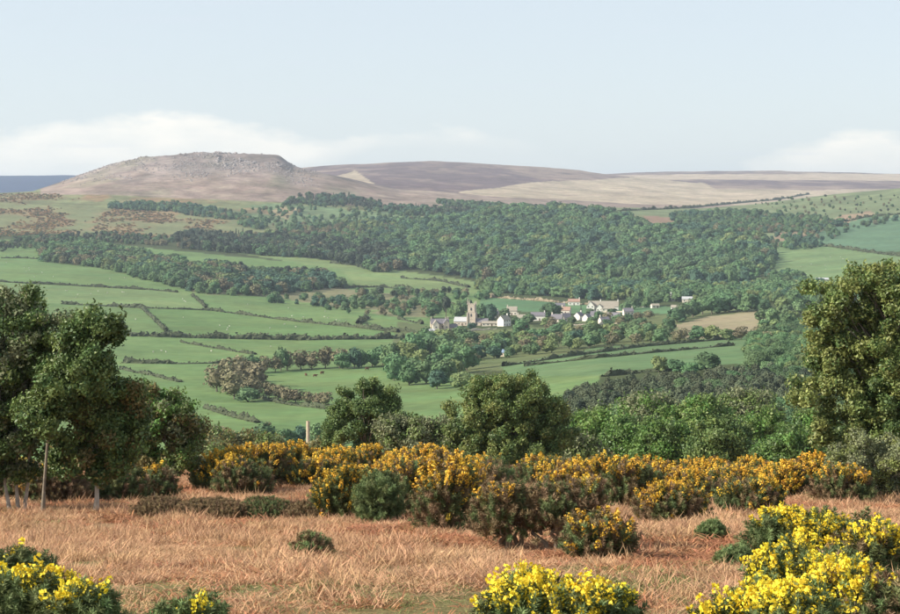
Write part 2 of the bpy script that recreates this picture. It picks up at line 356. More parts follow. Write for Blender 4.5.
def zone_colour(x, y, z):
    px, py = to_px(x, np.maximum(y, 1), z)
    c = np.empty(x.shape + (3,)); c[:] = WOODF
    far_m = y > 3350
    c[(y > 3000)] = HEATHG
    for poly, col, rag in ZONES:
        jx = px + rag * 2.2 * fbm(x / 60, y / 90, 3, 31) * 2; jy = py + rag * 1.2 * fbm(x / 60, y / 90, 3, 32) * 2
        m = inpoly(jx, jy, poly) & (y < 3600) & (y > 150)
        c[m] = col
    # bracken and gorse patches on the left heath
    nh = fbm(x / 45, y / 110, 4, 41)
    m = inpoly(px, py, ZONES[16][0]) & (y > 2000) & (y < 3600) & (nh > -.15)
    tt = (np.clip((nh + .12) * 2.6, 0, 1) * (.6 + .8 * np.clip(fbm(x / 12, y / 30, 3, 42) + .4, 0, 1)))[..., None].clip(0, 1)
    c = np.where(m[..., None], c * (1 - tt) + np.array((.225, .155, .085)) * tt, c)
    # tor and moor
    mm = (y > 3330) & ~((px > 560) & (y < 3650)) & ((px > 40) | (y > 5000))
    n5 = (fbm(x / 110, y / 260, 4, 51) + .7 * fbm(x / 28, y / 60, 3, 52))[..., None]
    base = np.array((.205, .168, .155)) * (1 + .55 * n5)
    grass = np.clip((py - 168) / 16 + fbm(x / 130, y / 200, 3, 55) * 1.3, 0, 1)[..., None]
    torc = base * (1 - grass * .5) + np.array((.260, .185, .135)) * (1 + .35 * n5) * grass * .5
    gr2 = np.clip(fbm(x / 70, y / 200, 4, 58) * 2.5 - .25, 0, 1)[..., None] * .5; torc = torc * (1 - gr2) + np.array((.19, .185, .12)) * gr2
    c[mm] = torc[mm]
    mo = (y > 4350)
    dk = np.clip(.5 + 1.5 * fbm(x / 420, y / 500, 4, 61) + 1.3 * fbm(x / 60, y / 160, 4, 62), 0, 1)[..., None]
    cm = np.array(MOORD) * dk + np.array(MOOR) * 1.05 * (1 - dk)
    c[mo] = cm[mo]
    wav = 3 * fbm(x / 300, y / 500, 3, 66)
    pal = mo & inpoly(px + 4 * wav, py + wav, [(455, 192), (520, 186), (580, 180), (640, 178), (700, 182), (720, 190), (1700, 190), (1700, 215), (440, 215)])
    c[pal] = (np.array(PALEM) * (1 + .35 * fbm(x / 160, y / 200, 4, 67))[..., None])[pal]
    tri = mo & inpoly(px + wav, py + wav * .6, [(334, 178), (357, 171), (374, 184), (352, 184)]); c[tri] = PALEM
    rd = (y > 7200) & (px > 540) & (py > 174.5 + wav)
    c[rd] = (.36, .29, .22)
    bl = (y > 10000) | ((y > 6200) & (px < 118)); c[bl] = BLUE_SHADE  # far left ridge: cloud shadow painted into the ground colour
    return np.clip(c, 0, 1)

def grid_sheet(name, Ys, S, off, material, zones=True, dz=None):
    Y, Sg = np.meshgrid(Ys, S, indexing='ij'); X = Sg * (Y + off); Z = gz(X, Y)
    if dz is not None: Z = Z + dz(Y)
    ny, nx = Y.shape; V = np.stack([X, Y, Z], -1).reshape(-1, 3)
    idx = np.arange(ny * nx).reshape(ny, nx)
    Q = np.stack([idx[:-1, :-1], idx[:-1, 1:], idx[1:, 1:], idx[1:, :-1]], -1).reshape(-1, 4)
    me = mesh_np(name, V, [Q], material, None, True)
    if zones:
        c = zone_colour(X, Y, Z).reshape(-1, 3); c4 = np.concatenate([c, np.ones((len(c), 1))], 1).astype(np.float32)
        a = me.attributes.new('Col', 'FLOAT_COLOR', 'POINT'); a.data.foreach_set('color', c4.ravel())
    return tag(link(name, me), kind='structure')

def land_mat(name, s1, s2, amp, bump=.0, bscale=.05, rock=False):
    m = bpy.data.materials.new(name); m.use_nodes = True; n = m.node_tree.nodes; l = m.node_tree.links
    b = n['Principled BSDF']; b.inputs['Roughness'].default_value = .95; b.inputs['Specular IOR Level'].default_value = .1
    at = n.new('ShaderNodeAttribute'); at.attribute_name = 'Col'
    g = n.new('ShaderNodeNewGeometry'); o = at.outputs['Color']
    for sc, am in ((s1, amp), (s2, amp * .8)):
        ns = n.new('ShaderNodeTexNoise'); ns.inputs['Scale'].default_value = sc; ns.inputs['Detail'].default_value = 5; l.new(g.outputs['Position'], ns.inputs['Vector'])
        mr_ = n.new('ShaderNodeMapRange'); mr_.inputs[1].default_value = .25; mr_.inputs[2].default_value = .75; mr_.inputs[3].default_value = 1 - am; mr_.inputs[4].default_value = 1 + am
        l.new(ns.outputs[0], mr_.inputs[0])
        mx = n.new('ShaderNodeVectorMath'); mx.operation = 'SCALE'; l.new(o, mx.inputs[0]); l.new(mr_.outputs[0], mx.inputs['Scale']); o = mx.outputs[0]
    hn = n.new('ShaderNodeTexNoise'); hn.inputs['Scale'].default_value = s1 * 1.7; l.new(g.outputs['Position'], hn.inputs['Vector'])
    hr = n.new('ShaderNodeMapRange'); hr.inputs[1].default_value = .3; hr.inputs[2].default_value = .7; hr.inputs[3].default_value = .485; hr.inputs[4].default_value = .515; l.new(hn.outputs[0], hr.inputs[0])
    hs = n.new('ShaderNodeHueSaturation'); l.new(hr.outputs[0], hs.inputs['Hue']); l.new(o, hs.inputs['Color']); o = hs.outputs[0]
    l.new(o, b.inputs['Base Color'])
    if bump:
        bn = n.new('ShaderNodeTexNoise'); bn.inputs['Scale'].default_value = bscale; bn.inputs['Detail'].default_value = 7; bn.inputs['Roughness'].default_value = .65; l.new(g.outputs['Position'], bn.inputs['Vector'])
        bp = n.new('ShaderNodeBump'); bp.inputs['Strength'].default_value = bump; bp.inputs['Distance'].default_value = 1 / bscale * .12; l.new(bn.outputs[0], bp.inputs['Height']); l.new(bp.outputs[0], b.inputs['Normal'])
    return m
M_valley = land_mat('pasture', .015, .12, .22, .5, .25)
M_hills = land_mat('moorland', .015, .07, .36, 1.0, .04)
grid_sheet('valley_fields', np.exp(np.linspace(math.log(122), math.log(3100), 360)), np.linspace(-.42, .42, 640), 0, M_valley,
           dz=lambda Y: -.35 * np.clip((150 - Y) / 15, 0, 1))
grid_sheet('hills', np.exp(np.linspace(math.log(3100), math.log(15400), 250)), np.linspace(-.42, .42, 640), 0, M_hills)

# near heath: dry grass and bracken litter
def heath_mix(x, y):
    """0..1 weights of green turf and red bracken at a place on the heath"""
    px, py = to_px(x, np.maximum(y, 8), gz(x, y))
    g = np.clip((27 - y) / 8, 0, 1) * .50 + fbm(x / 2.0, y / 3.0, 4, 71) * 1.15
    g = g + np.where((np.abs(px - 300) < 300) & (py > 586), .38, 0)
    r = fbm(x / 1.6, y / 3.5, 3, 75) * 1.9 + .2 + .4 * np.exp(-((px - 320) / 60) ** 2 - ((py - 583) / 12) ** 2)
    return np.clip(g * 1.5 - .10, 0, 1), np.clip(r, 0, 1)
m = bpy.data.materials.new('heath_litter'); m.use_nodes = True; M_heath = m
n_ = m.node_tree.nodes; l_ = m.node_tree.links; b_ = n_['Principled BSDF']; b_.inputs['Roughness'].default_value = 1; b_.inputs['Specular IOR Level'].default_value = .05
at_ = n_.new('ShaderNodeAttribute'); at_.attribute_name = 'Col'; g_ = n_.new('ShaderNodeNewGeometry')
ns_ = n_.new('ShaderNodeTexNoise'); ns_.inputs['Scale'].default_value = 9; ns_.inputs['Detail'].default_value = 8; ns_.inputs['Roughness'].default_value = .7; l_.new(g_.outputs['Position'], ns_.inputs['Vector'])
mr_ = n_.new('ShaderNodeMapRange'); mr_.inputs[1].default_value = .3; mr_.inputs[2].default_value = .7; mr_.inputs[3].default_value = .45; mr_.inputs[4].default_value = 1.35; l_.new(ns_.outputs[0], mr_.inputs[0])
mx_ = n_.new('ShaderNodeVectorMath'); mx_.operation = 'SCALE'; l_.new(at_.outputs['Color'], mx_.inputs[0]); l_.new(mr_.outputs[0], mx_.inputs['Scale']); l_.new(mx_.outputs[0], b_.inputs['Base Color'])
bp_ = n_.new('ShaderNodeBump'); bp_.inputs['Strength'].default_value = .8; bp_.inputs['Distance'].default_value = .08; l_.new(ns_.outputs[0], bp_.inputs['Height']); l_.new(bp_.outputs[0], b_.inputs['Normal'])
ho = grid_sheet('heath', np.exp(np.linspace(math.log(3), math.log(155), 420)) - 15, np.linspace(-.62, .62, 330), 40, M_heath, zones=False)
co = np.empty(len(ho.data.vertices) * 3, np.float32); ho.data.vertices.foreach_get('co', co); co = co.reshape(-1, 3)
gg, rr_ = heath_mix(co[:, 0], co[:, 1])
cc = np.array((.36, .235, .135)) * (1 - rr_[:, None] * .7) + np.array((.27, .125, .065)) * rr_[:, None] * .7
cc = cc * (1 - gg[:, None] * .75) + np.array((.16, .165, .07)) * gg[:, None] * .75
a_ = ho.data.attributes.new('Col', 'FLOAT_COLOR', 'POINT'); a_.data.foreach_set('color', np.concatenate([cc, np.ones((len(cc), 1))], 1).astype(np.float32).ravel())

# ------------------------------------------------------------------ haze
hz = MB(); hz.box(-9500, 9500, -60, 15900, -135, 215)
M_haze = bpy.data.materials.new('haze'); M_haze.use_nodes = True; hn = M_haze.node_tree.nodes; hn.clear()
pv = hn.new('ShaderNodeVolumePrincipled'); pv.inputs['Color'].default_value = (.72, .85, 1, 1); pv.inputs['Density'].default_value = .000060; pv.inputs['Anisotropy'].default_value = .2
ho_ = hn.new('ShaderNodeOutputMaterial'); M_haze.node_tree.links.new(pv.outputs[0], ho_.inputs['Volume'])
tag(hz.obj('haze', M_haze), 'pale blue haze filling the valley air', 'haze', kind='stuff')

# ------------------------------------------------------------------ far tree kinds
def ico(sub=1):
    import bmesh
    bm = bmesh.new(); bmesh.ops.create_icosphere(bm, subdivisions=sub, radius=1)
    V = np.array([v.co[:] for v in bm.verts]); T = np.array([[v.index for v in f.verts] for f in bm.faces]); bm.free(); return V, T
ICO1 = ico(1); ICO2 = ico(2)
def crown(seed, n=420, lumps=9, wide=.46, low=.04, sparse=0.0, leaf=.05, jit=.38):
    """broadleaf crown, tree height 1: a main dome and smaller boughs, covered with leaf clumps"""
    r = np.random.default_rng(seed); V = []; Q = []; T = []; off = 0
    cen = [(0, 0, (low + .93) / 2, wide * .80, (.93 - low) / 2)]
    for i in range(lumps):
        a = r.uniform(0, 2 * np.pi); h = r.uniform(.12, .86); q = wide * .62 * math.sqrt(max(.05, 1 - ((h - .42) / .56) ** 2)); rad = wide * r.uniform(.30, .46)
        cen.append((math.cos(a) * q, math.sin(a) * q, low + h * (.93 - low), rad, rad * .85))
    ar = np.array([c[3] * c[4] for c in cen]); ar[0] *= .6; ar /= ar.sum()
    for (x, y, z, rad, rz), sh in zip(cen, ar):
        S = np.array([rad, rad, rz])
        if sparse < .5:
            v = ICO1[0] * (1 + .14 * r.normal(size=(len(ICO1[0]), 1))) * S * .88 + [x, y, z]; V.append(v); T.append(ICO1[1] + off); off += len(v)
        k = max(6, int(n * sh)); d = unit(r.normal(size=(k, 3))); d[:, 2] = np.where(d[:, 2] < -.35, -d[:, 2], d[:, 2])
        c = d * S * r.uniform(.84, 1.08, (k, 1)) + [x, y, z]
        v, q4 = quads(c, d + jit * r.normal(size=d.shape), leaf * r.uniform(.6, 1.3, k), .75, 'q', r)
        V.append(v); Q.append(q4 + off); off += len(v)
    return np.concatenate(V), [np.concatenate(Q)] + ([np.concatenate(T)] if T else [])
def bare(seed, n=330):
    """leafless, budding twiggy crown"""
    r = np.random.default_rng(seed)
    V, f = crown(seed, n, 9, .44, .04, 1.0, .045)
    k = 90; a = r.uniform(0, 2 * np.pi, k); h = r.uniform(.15, .95, k); ww = .42 * np.sqrt(np.clip(1 - ((h - .5) / .5) ** 2, 0, 1))
    tip = np.stack([np.cos(a) * ww, np.sin(a) * ww, h], 1) * r.uniform(.7, 1, (k, 1)); base = np.stack([tip[:, 0] * .25, tip[:, 1] * .25, h * .45], 1)
    s = unit(np.cross(tip - base, r.normal(size=(k, 3)))) * .012
    v = np.concatenate([base - s, base + s, tip], 0); o = len(V)
    T = np.stack([np.arange(k), np.arange(k) + k, np.arange(k) + 2 * k], 1) + o
    V2, fi = ICO1[0] * [.26, .26, .30] + [0, 0, .45], ICO1[1]
    return np.concatenate([V, v, V2]), f + [T, fi + o + 3 * k]
def conifer(seed, tiers=11, per=13):
    r = np.random.default_rng(seed); V = []; T = []; off = 0
    for i in range(tiers):
        h = .10 + .86 * i / tiers; rad = .26 * (1 - (h - .06)) ** .8 * r.uniform(.85, 1.15)
        a = np.linspace(0, 2 * np.pi, per, endpoint=False) + r.uniform(0, 6); rr = rad * r.uniform(.6, 1.25, per)
        tip = np.stack([np.cos(a) * rr, np.sin(a) * rr, np.full(per, h - .035) + r.uniform(-.02, .02, per)], 1)
        w = 2.6 / per; b0 = np.stack([np.cos(a - w) * rr * .55, np.sin(a - w) * rr * .55, np.full(per, h + .035)], 1)
        b1 = np.stack([np.cos(a + w) * rr * .55, np.sin(a + w) * rr * .55, np.full(per, h + .035)], 1)
        top = np.stack([np.zeros(per), np.zeros(per), np.full(per, h + .13)], 1)
        V.append(np.concatenate([tip, b0, b1, top])); ii = np.arange(per)
        T += [np.stack([ii, ii + per, ii + 3 * per], 1) + off, np.stack([ii, ii + 3 * per, ii + 2 * per], 1) + off]; off += 4 * per
    return np.concatenate(V), [np.concatenate(T)]
M_bark = mat('bark', (.13, .11, .085), scale=8)
M_lf = [mat('leaves_fresh_green', (.108, .190, .082), .30, 2.2, rnd=.22, hue=.02, leaf=.12),
        mat('leaves_mid_green', (.084, .146, .066), .30, 2.2, rnd=.22, hue=.025, leaf=.12),
        mat('leaves_yellow_green', (.160, .210, .082), .30, 2.2, rnd=.2, hue=.015, leaf=.12),
        mat('twigs_brown_budding', (.165, .150, .085), .30, 2.2, rnd=.2, hue=.015),
        mat('needles_dark', (.050, .070, .044), .3, 2.2, rnd=.2, hue=.02),
        mat('larch_brown_green', (.078, .098, .056), .3, 2.2, rnd=.25, hue=.02),
        mat('leaves_blue_green', (.062, .125, .080), .3, 2.2, rnd=.15, hue=.01, leaf=.1),
        mat('leaves_copper', (.10, .03, .03), .3, 2.2, rnd=.1)]
KINDS = {}   # name -> list of proto (V, faces, mat index)
KINDS['fresh'] = [(*crown(10 + i), 0) for i in range(3)]
KINDS['mid'] = [(*crown(20 + i, wide=.5), 1) for i in range(3)]
KINDS['yellow'] = [(*crown(30 + i), 2) for i in range(2)]
KINDS['brown'] = [(*bare(40 + i), 3) for i in range(3)]
KINDS['pine'] = [(*crown(50 + i, 300, 7, .30, .30, leaf=.05), 4) for i in range(2)]
KINDS['conifer'] = [(*conifer(60 + i), 4) for i in range(2)]
KINDS['larch'] = [(*conifer(70 + i), 5) for i in range(2)]
KINDS['blue'] = [(*crown(80 + i, wide=.48), 6) for i in range(2)]
KINDS['copper'] = [(*crown(90), 7)]
for nm_, mi_, sd in (('nfresh', 0, 110), ('nmid', 1, 113), ('nyellow', 2, 116)):      # finer crowns for the nearer canopy
    KINDS[nm_] = [(*crown(sd + i, 2800, 24, .46, .04, leaf=.022, jit=.6), mi_) for i in range(2)]
KINDS['nlarch'] = [(*crown(120 + i, 1100, 12, .27, .10, leaf=.026), 5) for i in range(3)]
KINDS['ndark'] = [(*crown(125 + i, 1100, 12, .25, .08, leaf=.026), 4) for i in range(2)]
def wood(name, polys, spacing, height, mix, label, dmin, dmax, sub=None, clear=None, gap=.42):
    """a far wood: one mass of crowns standing on the ground inside the image polygon of its tree feet"""
    r = np.random.default_rng(abs(hash(name)) % 1000 if False else len(name) * 13 + int(dmin))
    allx = [p[0] for poly in polys for p in poly]; u0 = (min(allx) - 450) / F; u1 = (max(allx) - 450) / F
    ys = np.arange(dmin, dmax, spacing * .87); pts = []
    for i, yy in enumerate(ys):
        xs = np.arange(u0 * yy, u1 * yy, spacing) + (spacing / 2 if i % 2 else 0)
        pts.append(np.stack([xs, np.full(len(xs), yy)], 1))
    P = np.concatenate(pts); P += r.uniform(-.42, .42, P.shape) * spacing
    Z = gz(P[:, 0], P[:, 1]); px, py = to_px(P[:, 0], P[:, 1], Z)
    keep = np.zeros(len(P), bool)
    jx = px + 3 * fbm(P[:, 0] / 50, P[:, 1] / 50, 2, 5); jy = py + 1.5 * fbm(P[:, 0] / 50, P[:, 1] / 50, 2, 6)
    for poly in polys: keep |= inpoly(jx, jy, poly)
    if clear: keep &= ~inpoly(px, py, clear)
    keep &= fbm(P[:, 0] / 75, P[:, 1] / 75, 3, 97) < gap
    P = P[keep]; Z = Z[keep]; px = px[keep]; py = py[keep]; n = len(P)
    protos = []; starts = {}
    for k in mix: starts[k] = (len(protos), len(KINDS[k])); protos += KINDS[k]
    ks = list(mix); pr = np.array([mix[k] for k in ks], float)[None, :].repeat(n, 0)
    # stands of one kind grow together
    for i, k in enumerate(ks): pr[:, i] *= np.exp(4.2 * fbm(P[:, 0] / 70, P[:, 1] / 70, 2, 90 + i))
    if sub: pr = sub(px, py, pr, ks)
    pr /= pr.sum(1, keepdims=True); u = r.uniform(size=(n, 1)); kk = (u > pr.cumsum(1)).sum(1).clip(0, len(ks) - 1)
    var = np.array([starts[ks[k]][0] + r.integers(starts[ks[k]][1]) for k in kk])
    tall = np.array([ks[k] in ('pine', 'conifer', 'larch') for k in kk])
    h = height * r.uniform(.5, 1.22, n) * np.where(tall, 1.12, 1)
    w = h * r.uniform(.85, 1.15, n) * np.where(r.uniform(size=n) < .12, 1.3, 1)
    scl = np.stack([w, w, h], 1); rot = np.zeros((n, 3)); rot[:, 2] = r.uniform(0, 6.28, n)
    # sink and feather the edge so that the wood meets the field with bushes
    o = scatter(name, protos, np.stack([P[:, 0], P[:, 1], Z - .08 * h], 1), rot, scl, var, M_lf)
    tag(o, label, 'woodland', kind='stuff'); return n
cnt = 0
cnt += wood('oak_wood', [[(385, 246), (400, 232), (430, 222), (500, 213), (560, 211), (620, 217), (660, 227), (700, 232), (765, 240), (776, 255), (772, 268), (745, 284), (700, 287), (640, 284), (560, 281), (500, 283), (466, 279), (430, 272), (395, 266)]],
            16.5, 18, {'fresh': 2.6, 'mid': 3.4, 'blue': 1.6, 'yellow': .25, 'brown': .06}, 'broad green oak wood covering the hill behind the village', 1750, 3300, clear=[(640, 217), (697, 219), (694, 234), (650, 231)])
cnt += wood('scattered_hill_trees', [[(235, 212), (300, 204), (430, 212), (420, 226), (300, 230), (262, 226)], [(760, 238), (820, 232), (900, 214), (900, 220), (820, 242), (775, 248)]],
            24, 9, {'mid': 2, 'blue': 1.5, 'brown': .6, 'fresh': .8}, 'loose trees dotted over the hill pastures above the pine belt', 2200, 3400)
cnt += wood('pine_wood', [[(172, 241), (200, 236), (300, 243), (360, 246), (400, 250), (408, 268), (380, 273), (330, 262), (250, 254), (180, 249)]],
            10.5, 14.5, {'pine': 3, 'mid': 1.0, 'conifer': 1, 'brown': .25, 'blue': .5}, 'long dark pine belt running left from the oak wood', 1900, 2900)
cnt += wood('hillside_wood', [[(265, 235), (300, 226), (380, 222), (420, 224), (395, 250), (300, 246)]],
            14, 11.5, {'fresh': 1.6, 'mid': 2, 'brown': .8, 'blue': 1.2, 'yellow': .4}, 'mixed loose wood on the slope above the dark pine belt', 2100, 3300)
cnt += wood('ridge_trees', [[(284, 202), (312, 197), (345, 198), (384, 206), (370, 210), (320, 206), (286, 206)], [(378, 207), (470, 212), (480, 218), (400, 216)]],
            12, 12, {'pine': 2.5, 'mid': 1, 'conifer': 1, 'blue': 1}, 'dark trees along the foot of the moor right of the rocky hill', 2500, 3500)
cnt += wood('ridge_shelterbelt', [[(436, 202), (452, 200), (510, 207), (580, 211), (600, 216), (560, 216), (500, 212), (440, 206)]],
            12, 9, {'mid': 2, 'pine': .6, 'blue': 1.2}, 'thin shelterbelt on the skyline above the oak wood', 2600, 3600)
cnt += wood('heath_edge_wood', [[(108, 205), (177, 204), (233, 214), (267, 227), (262, 231), (225, 221), (167, 212), (110, 209)]],
            11, 10.5, {'mid': 3, 'blue': 2, 'brown': .6, 'fresh': .8}, 'narrow green wood sloping below the rocky hill', 2400, 3400)
cnt += wood('strip_wood', [[(474, 288), (520, 282), (560, 281), (640, 286), (700, 291), (800, 291), (900, 292), (900, 306), (800, 304), (700, 303), (640, 300), (600, 300), (530, 296), (492, 293)]],
            10.5, 13, {'fresh': 6, 'yellow': .8, 'blue': 1.0}, 'even strip of fresh green trees just behind the village', 1380, 2100, gap=9)
cnt += wood('right_hill_wood', [[(668, 217), (700, 213), (760, 214), (820, 219), (846, 226), (836, 232), (780, 233), (720, 231), (675, 224)], [(775, 246), (800, 240), (822, 247), (790, 250)], [(765, 278), (790, 276), (812, 285), (775, 286)]],
            12, 11, {'fresh': 2, 'mid': 3, 'blue': 2, 'brown': .2}, 'green wood across the hill at the right below the moor', 1800, 3300)
cnt += wood('left_copse_wood', [[(38, 252), (60, 247), (92, 247), (160, 260), (200, 270), (215, 266), (250, 274), (325, 277), (345, 288), (300, 292), (255, 296), (205, 294), (160, 284), (100, 268), (42, 262)]],
            10, 12.5, {'fresh': 2, 'mid': 2.4, 'brown': 1.3, 'blue': 1, 'yellow': .5, 'pine': .7}, 'mixed copse with pale and brown crowns above the left pastures', 1350, 2400,
            sub=lambda px, py, pr, ks: pr * np.where((px[:, None] > 225), [[.3, 1.5, .8, 2.6, .1, 1.6]], [[1.8, 1, .8, .5, 1.5, .5]]))
cnt += wood('heath_line_trees', [[(0, 244), (30, 240), (60, 236), (130, 237), (180, 240), (165, 246), (100, 243), (40, 247), (0, 252)]],
            12, 9, {'mid': 3, 'pine': 1.5, 'brown': 1}, 'uneven line of dark trees between heath and pasture at left', 1900, 2800)
cnt += wood('near_plantation', [[(566, 408), (600, 400), (640, 392), (700, 388), (760, 382), (800, 380), (830, 392), (800, 425), (700, 430), (566, 430)]],
            4.2, 7.0, {'nlarch': 3.2, 'ndark': 2.2, 'nmid': .5}, 'brown-grey young conifer plantation below the right fields', 330, 640, gap=9)
cnt += wood('hanging_wood', [[(745, 348), (790, 330), (900, 312), (1000, 305), (1000, 400), (900, 400), (800, 388), (755, 372)]],
            8.0, 8, {'nfresh': 3, 'nmid': 2.6, 'nyellow': 1}, 'green scrubby wood on the slope left of the big right tree', 520, 1500, gap=9)
cnt += wood('valley_side_wood', [[(570, 470), (570, 432), (700, 430), (800, 424), (1000, 410), (1000, 520), (570, 520)]],
            6.5, 7.0, {'nfresh': 2.4, 'nyellow': 3, 'nmid': 2}, 'green canopy filling the slope below the plantation', 165, 420, gap=9)
cnt += wood('village_back_trees', [[(260, 297), (330, 299), (400, 303), (470, 306), (470, 316), (440, 314), (400, 318), (330, 311), (270, 303)], [(350, 292), (465, 296), (500, 297), (500, 300), (420, 301), (360, 299)]],
            15, 9, {'fresh': 1.5, 'mid': 2, 'brown': 1.8, 'blue': .8, 'pine': .4}, 'scattered mixed trees left of the church among rough ground', 1350, 1900)
cnt += wood('far_scrub', [[(740, 205), (800, 198), (870, 196), (1000, 196), (1000, 214), (880, 216), (850, 222), (790, 212)]],
            34, 6, {'mid': 2, 'pine': 1, 'brown': 1}, 'scattered bushes on the high pasture at far right', 2300, 3400)
print('wood trees', cnt)

# ------------------------------------------------------------------ individual far trees
_cm = {}
def far_meshes(kind, i):
    key = (kind, i)
    if key not in _cm:
        V, f, mk = KINDS[kind][i]
        cmesh = mesh_np('crown', V, f, M_lf[mk])
        tb = MB(); r = np.random.default_rng(5 + i)
        tb.tube([(0, 0, -.05), (.004, 0, .15), (.01, .01, .4), (0, .01, .62)], [.035, .026, .02, .008], 6)
        for k in range(5):
            a = k * 1.26 + r.uniform(0, .6); tb.tube([(0, 0, .2 + .05 * k), (math.cos(a) * .14, math.sin(a) * .14, .36 + .06 * k), (math.cos(a) * .26, math.sin(a) * .26, .48 + .06 * k)], [.014, .01, .004], 4)
        _cm[key] = (cmesh, tb.mesh('trunk', M_bark))
    return _cm[key]
def far_tree(px, row, hpx, wpx, kind, label, group, dmin=300, D=None):
    x, y, z = hit(px, row, dmin) if D is None else ((px - 450) / F * D, D, gz1((px - 450) / F * D, D))
    cm, tm = far_meshes(kind, random.randrange(len(KINDS[kind])))
    nm = {'conifer': 'conifer', 'larch': 'larch', 'pine': 'pine_tree'}.get(kind, 'tree')
    t = empty(nm, (x, y, z), random.uniform(0, 6.28)); h = hpx * y / F; w = wpx * y / F / .92
    t.scale = (w, w, h); tag(t, label, 'tree', group)
    link('trunk', tm, t); link('crown', cm, t)
    return t
KW = {'fresh': 'fresh green', 'mid': 'dark green', 'yellow': 'yellow-green', 'brown': 'bare brown', 'blue': 'bluish green', 'pine': 'blackish green'}
def where(x, xs, y=None, ys=None):
    u = (x - min(xs)) / (max(xs) - min(xs) + 1e-6); a = 'far left' if u < .2 else 'left' if u < .4 else 'middle' if u < .6 else 'right' if u < .8 else 'far right'
    if y is None: return a
    v = (y - min(ys)) / (max(ys) - min(ys) + 1e-6); return ('back ' if v < .5 else 'front ') + a
def tree_line(pts, n, hpx, wf, kinds, label, group, dmin=300, jit=1.2):
    """n trees along an image polyline of their feet"""
    pts = np.array(pts, float); seg = np.r_[0, np.cumsum(np.hypot(*np.diff(pts, axis=0).T))]
    for s in np.linspace(0, seg[-1], n):
        x = np.interp(s, seg, pts[:, 0]) + random.uniform(-jit, jit) * 1.5; y = np.interp(s, seg, pts[:, 1]) + random.uniform(-jit, jit) * .6
        h = hpx * random.uniform(.8, 1.2); kd = random.choice(kinds); far_tree(x, y, h, h * wf * random.uniform(.85, 1.2), kd, KW[kd] + ' ' + label.format(where(x, pts[:, 0])), group, dmin)
def tree_patch(poly, n, hpx, wf, kinds, label, group, dmin=300):
    xs = [p[0] for p in poly]; ys = [p[1] for p in poly]; got = []
    tries = 0
    while len(got) < n and tries < 4000:
        tries += 1; x = random.uniform(min(xs), max(xs)); y = random.uniform(min(ys), max(ys))
        if not inpoly(np.array([x]), np.array([y]), poly)[0]: continue
        if any(abs(x - a) < hpx * wf * .45 and abs(y - b) < hpx * .16 for a, b in got): continue
        got.append((x, y))
    for x, y in got:
        h = hpx * random.uniform(.8, 1.2); kd = random.choice(kinds); far_tree(x, y, h, h * wf * random.uniform(.9, 1.2), kd, KW[kd] + ' ' + label.format(where(x, xs, y, ys)), group, dmin)
G1 = 'trees of the brown copse in the left pastures'
tree_patch([(214, 392), (232, 382), (255, 380), (262, 396), (252, 403), (228, 400)], 15, 26, .95, ['brown'], 'tree, {} in the rounded copse on the left pastures', G1, 550)
far_tree(248, 402, 17, 24, 'mid', 'low dark green bush at the lower right foot of the brown copse', None, 550)
tree_line([(240, 376), (262, 372), (300, 370), (338, 368)], 9, 21, .95, ['brown', 'brown', 'brown', 'mid'], 'tree, {} in the hedge line running right from the copse', 'brown trees in the curved hedge line', 600)
far_tree(281, 371, 26, 17, 'fresh', 'tall fresh green tree among the brown trees of the curved hedge line', None, 600)
tree_line([(344, 369), (362, 367), (380, 366), (392, 364)], 6, 21, .9, ['mid', 'fresh', 'blue'], 'rounded tree, {} in the row ending the curved hedge line', 'green trees at the end of the curved hedge line', 600)
tree_line([(268, 398), (290, 403), (327, 406)], 7, 15, 1.15, ['brown'], 'low bush, {} in the lower hedge of the left pastures', 'bushes along the lower left hedge', 550)
tree_patch([(388, 384), (392, 366), (412, 352), (440, 346), (466, 356), (470, 372), (448, 386), (420, 388)], 26, 22, 1.0, ['fresh', 'fresh', 'mid', 'yellow'], 'tree, {} in the dense copse below the church', 'trees of the copse below the church', 700)
far_tree(437, 389, 21, 22, 'blue', 'round blue-green tree at the lower edge of the copse below the church', None, 700)
far_tree(462, 389, 18, 24, 'yellow', 'yellow-green bush right of the round blue-green tree', None, 700)
tree_patch([(436, 352), (450, 342), (520, 341), (560, 346), (520, 358), (480, 364), (460, 366)], 36, 14, 1.1, ['fresh', 'mid', 'yellow', 'brown', 'blue', 'mid', 'fresh'], 'tree, {} in the hollow in front of the village', 'trees in the hollow in front of the village', 950)
tree_patch([(500, 345), (520, 337), (560, 334), (600, 335), (640, 336), (640, 346), (560, 352), (520, 358)], 36, 13.5, 1.1, ['brown', 'yellow', 'yellow', 'fresh', 'mid', 'fresh'], 'tree, {} on the slope right of the village', 'trees on the slope right of the village', 950)
tree_patch([(600, 335), (650, 326), (672, 330), (690, 342), (640, 347), (600, 346)], 20, 14, 1.1, ['brown', 'fresh', 'yellow', 'mid'], 'tree, {} between the white houses and tan field', 'trees left of the tan field', 950)
tree_line([(676, 322), (700, 315), (730, 312), (765, 311)], 11, 17, 1.1, ['mid', 'fresh', 'mid'], 'tree, {} along the upper edge of the tan field', 'trees above the tan field', 1000)
tree_line([(700, 341), (730, 340), (750, 338), (768, 345)], 6, 14, 1.3, ['mid', 'brown', 'yellow'], 'bush, {} along the lower edge of the tan field', 'bushes below the tan field', 800)
tree_patch([(750, 335), (765, 318), (800, 306), (810, 330), (790, 345), (760, 345)], 14, 17, 1.1, ['fresh', 'yellow', 'mid'], 'tree, {} in the green dip right of the tan field', 'trees right of the tan field', 800)
far_tree(659, 372, 17, 18, 'yellow', 'pale yellowish tree at the lower corner of the right field', None, 500)
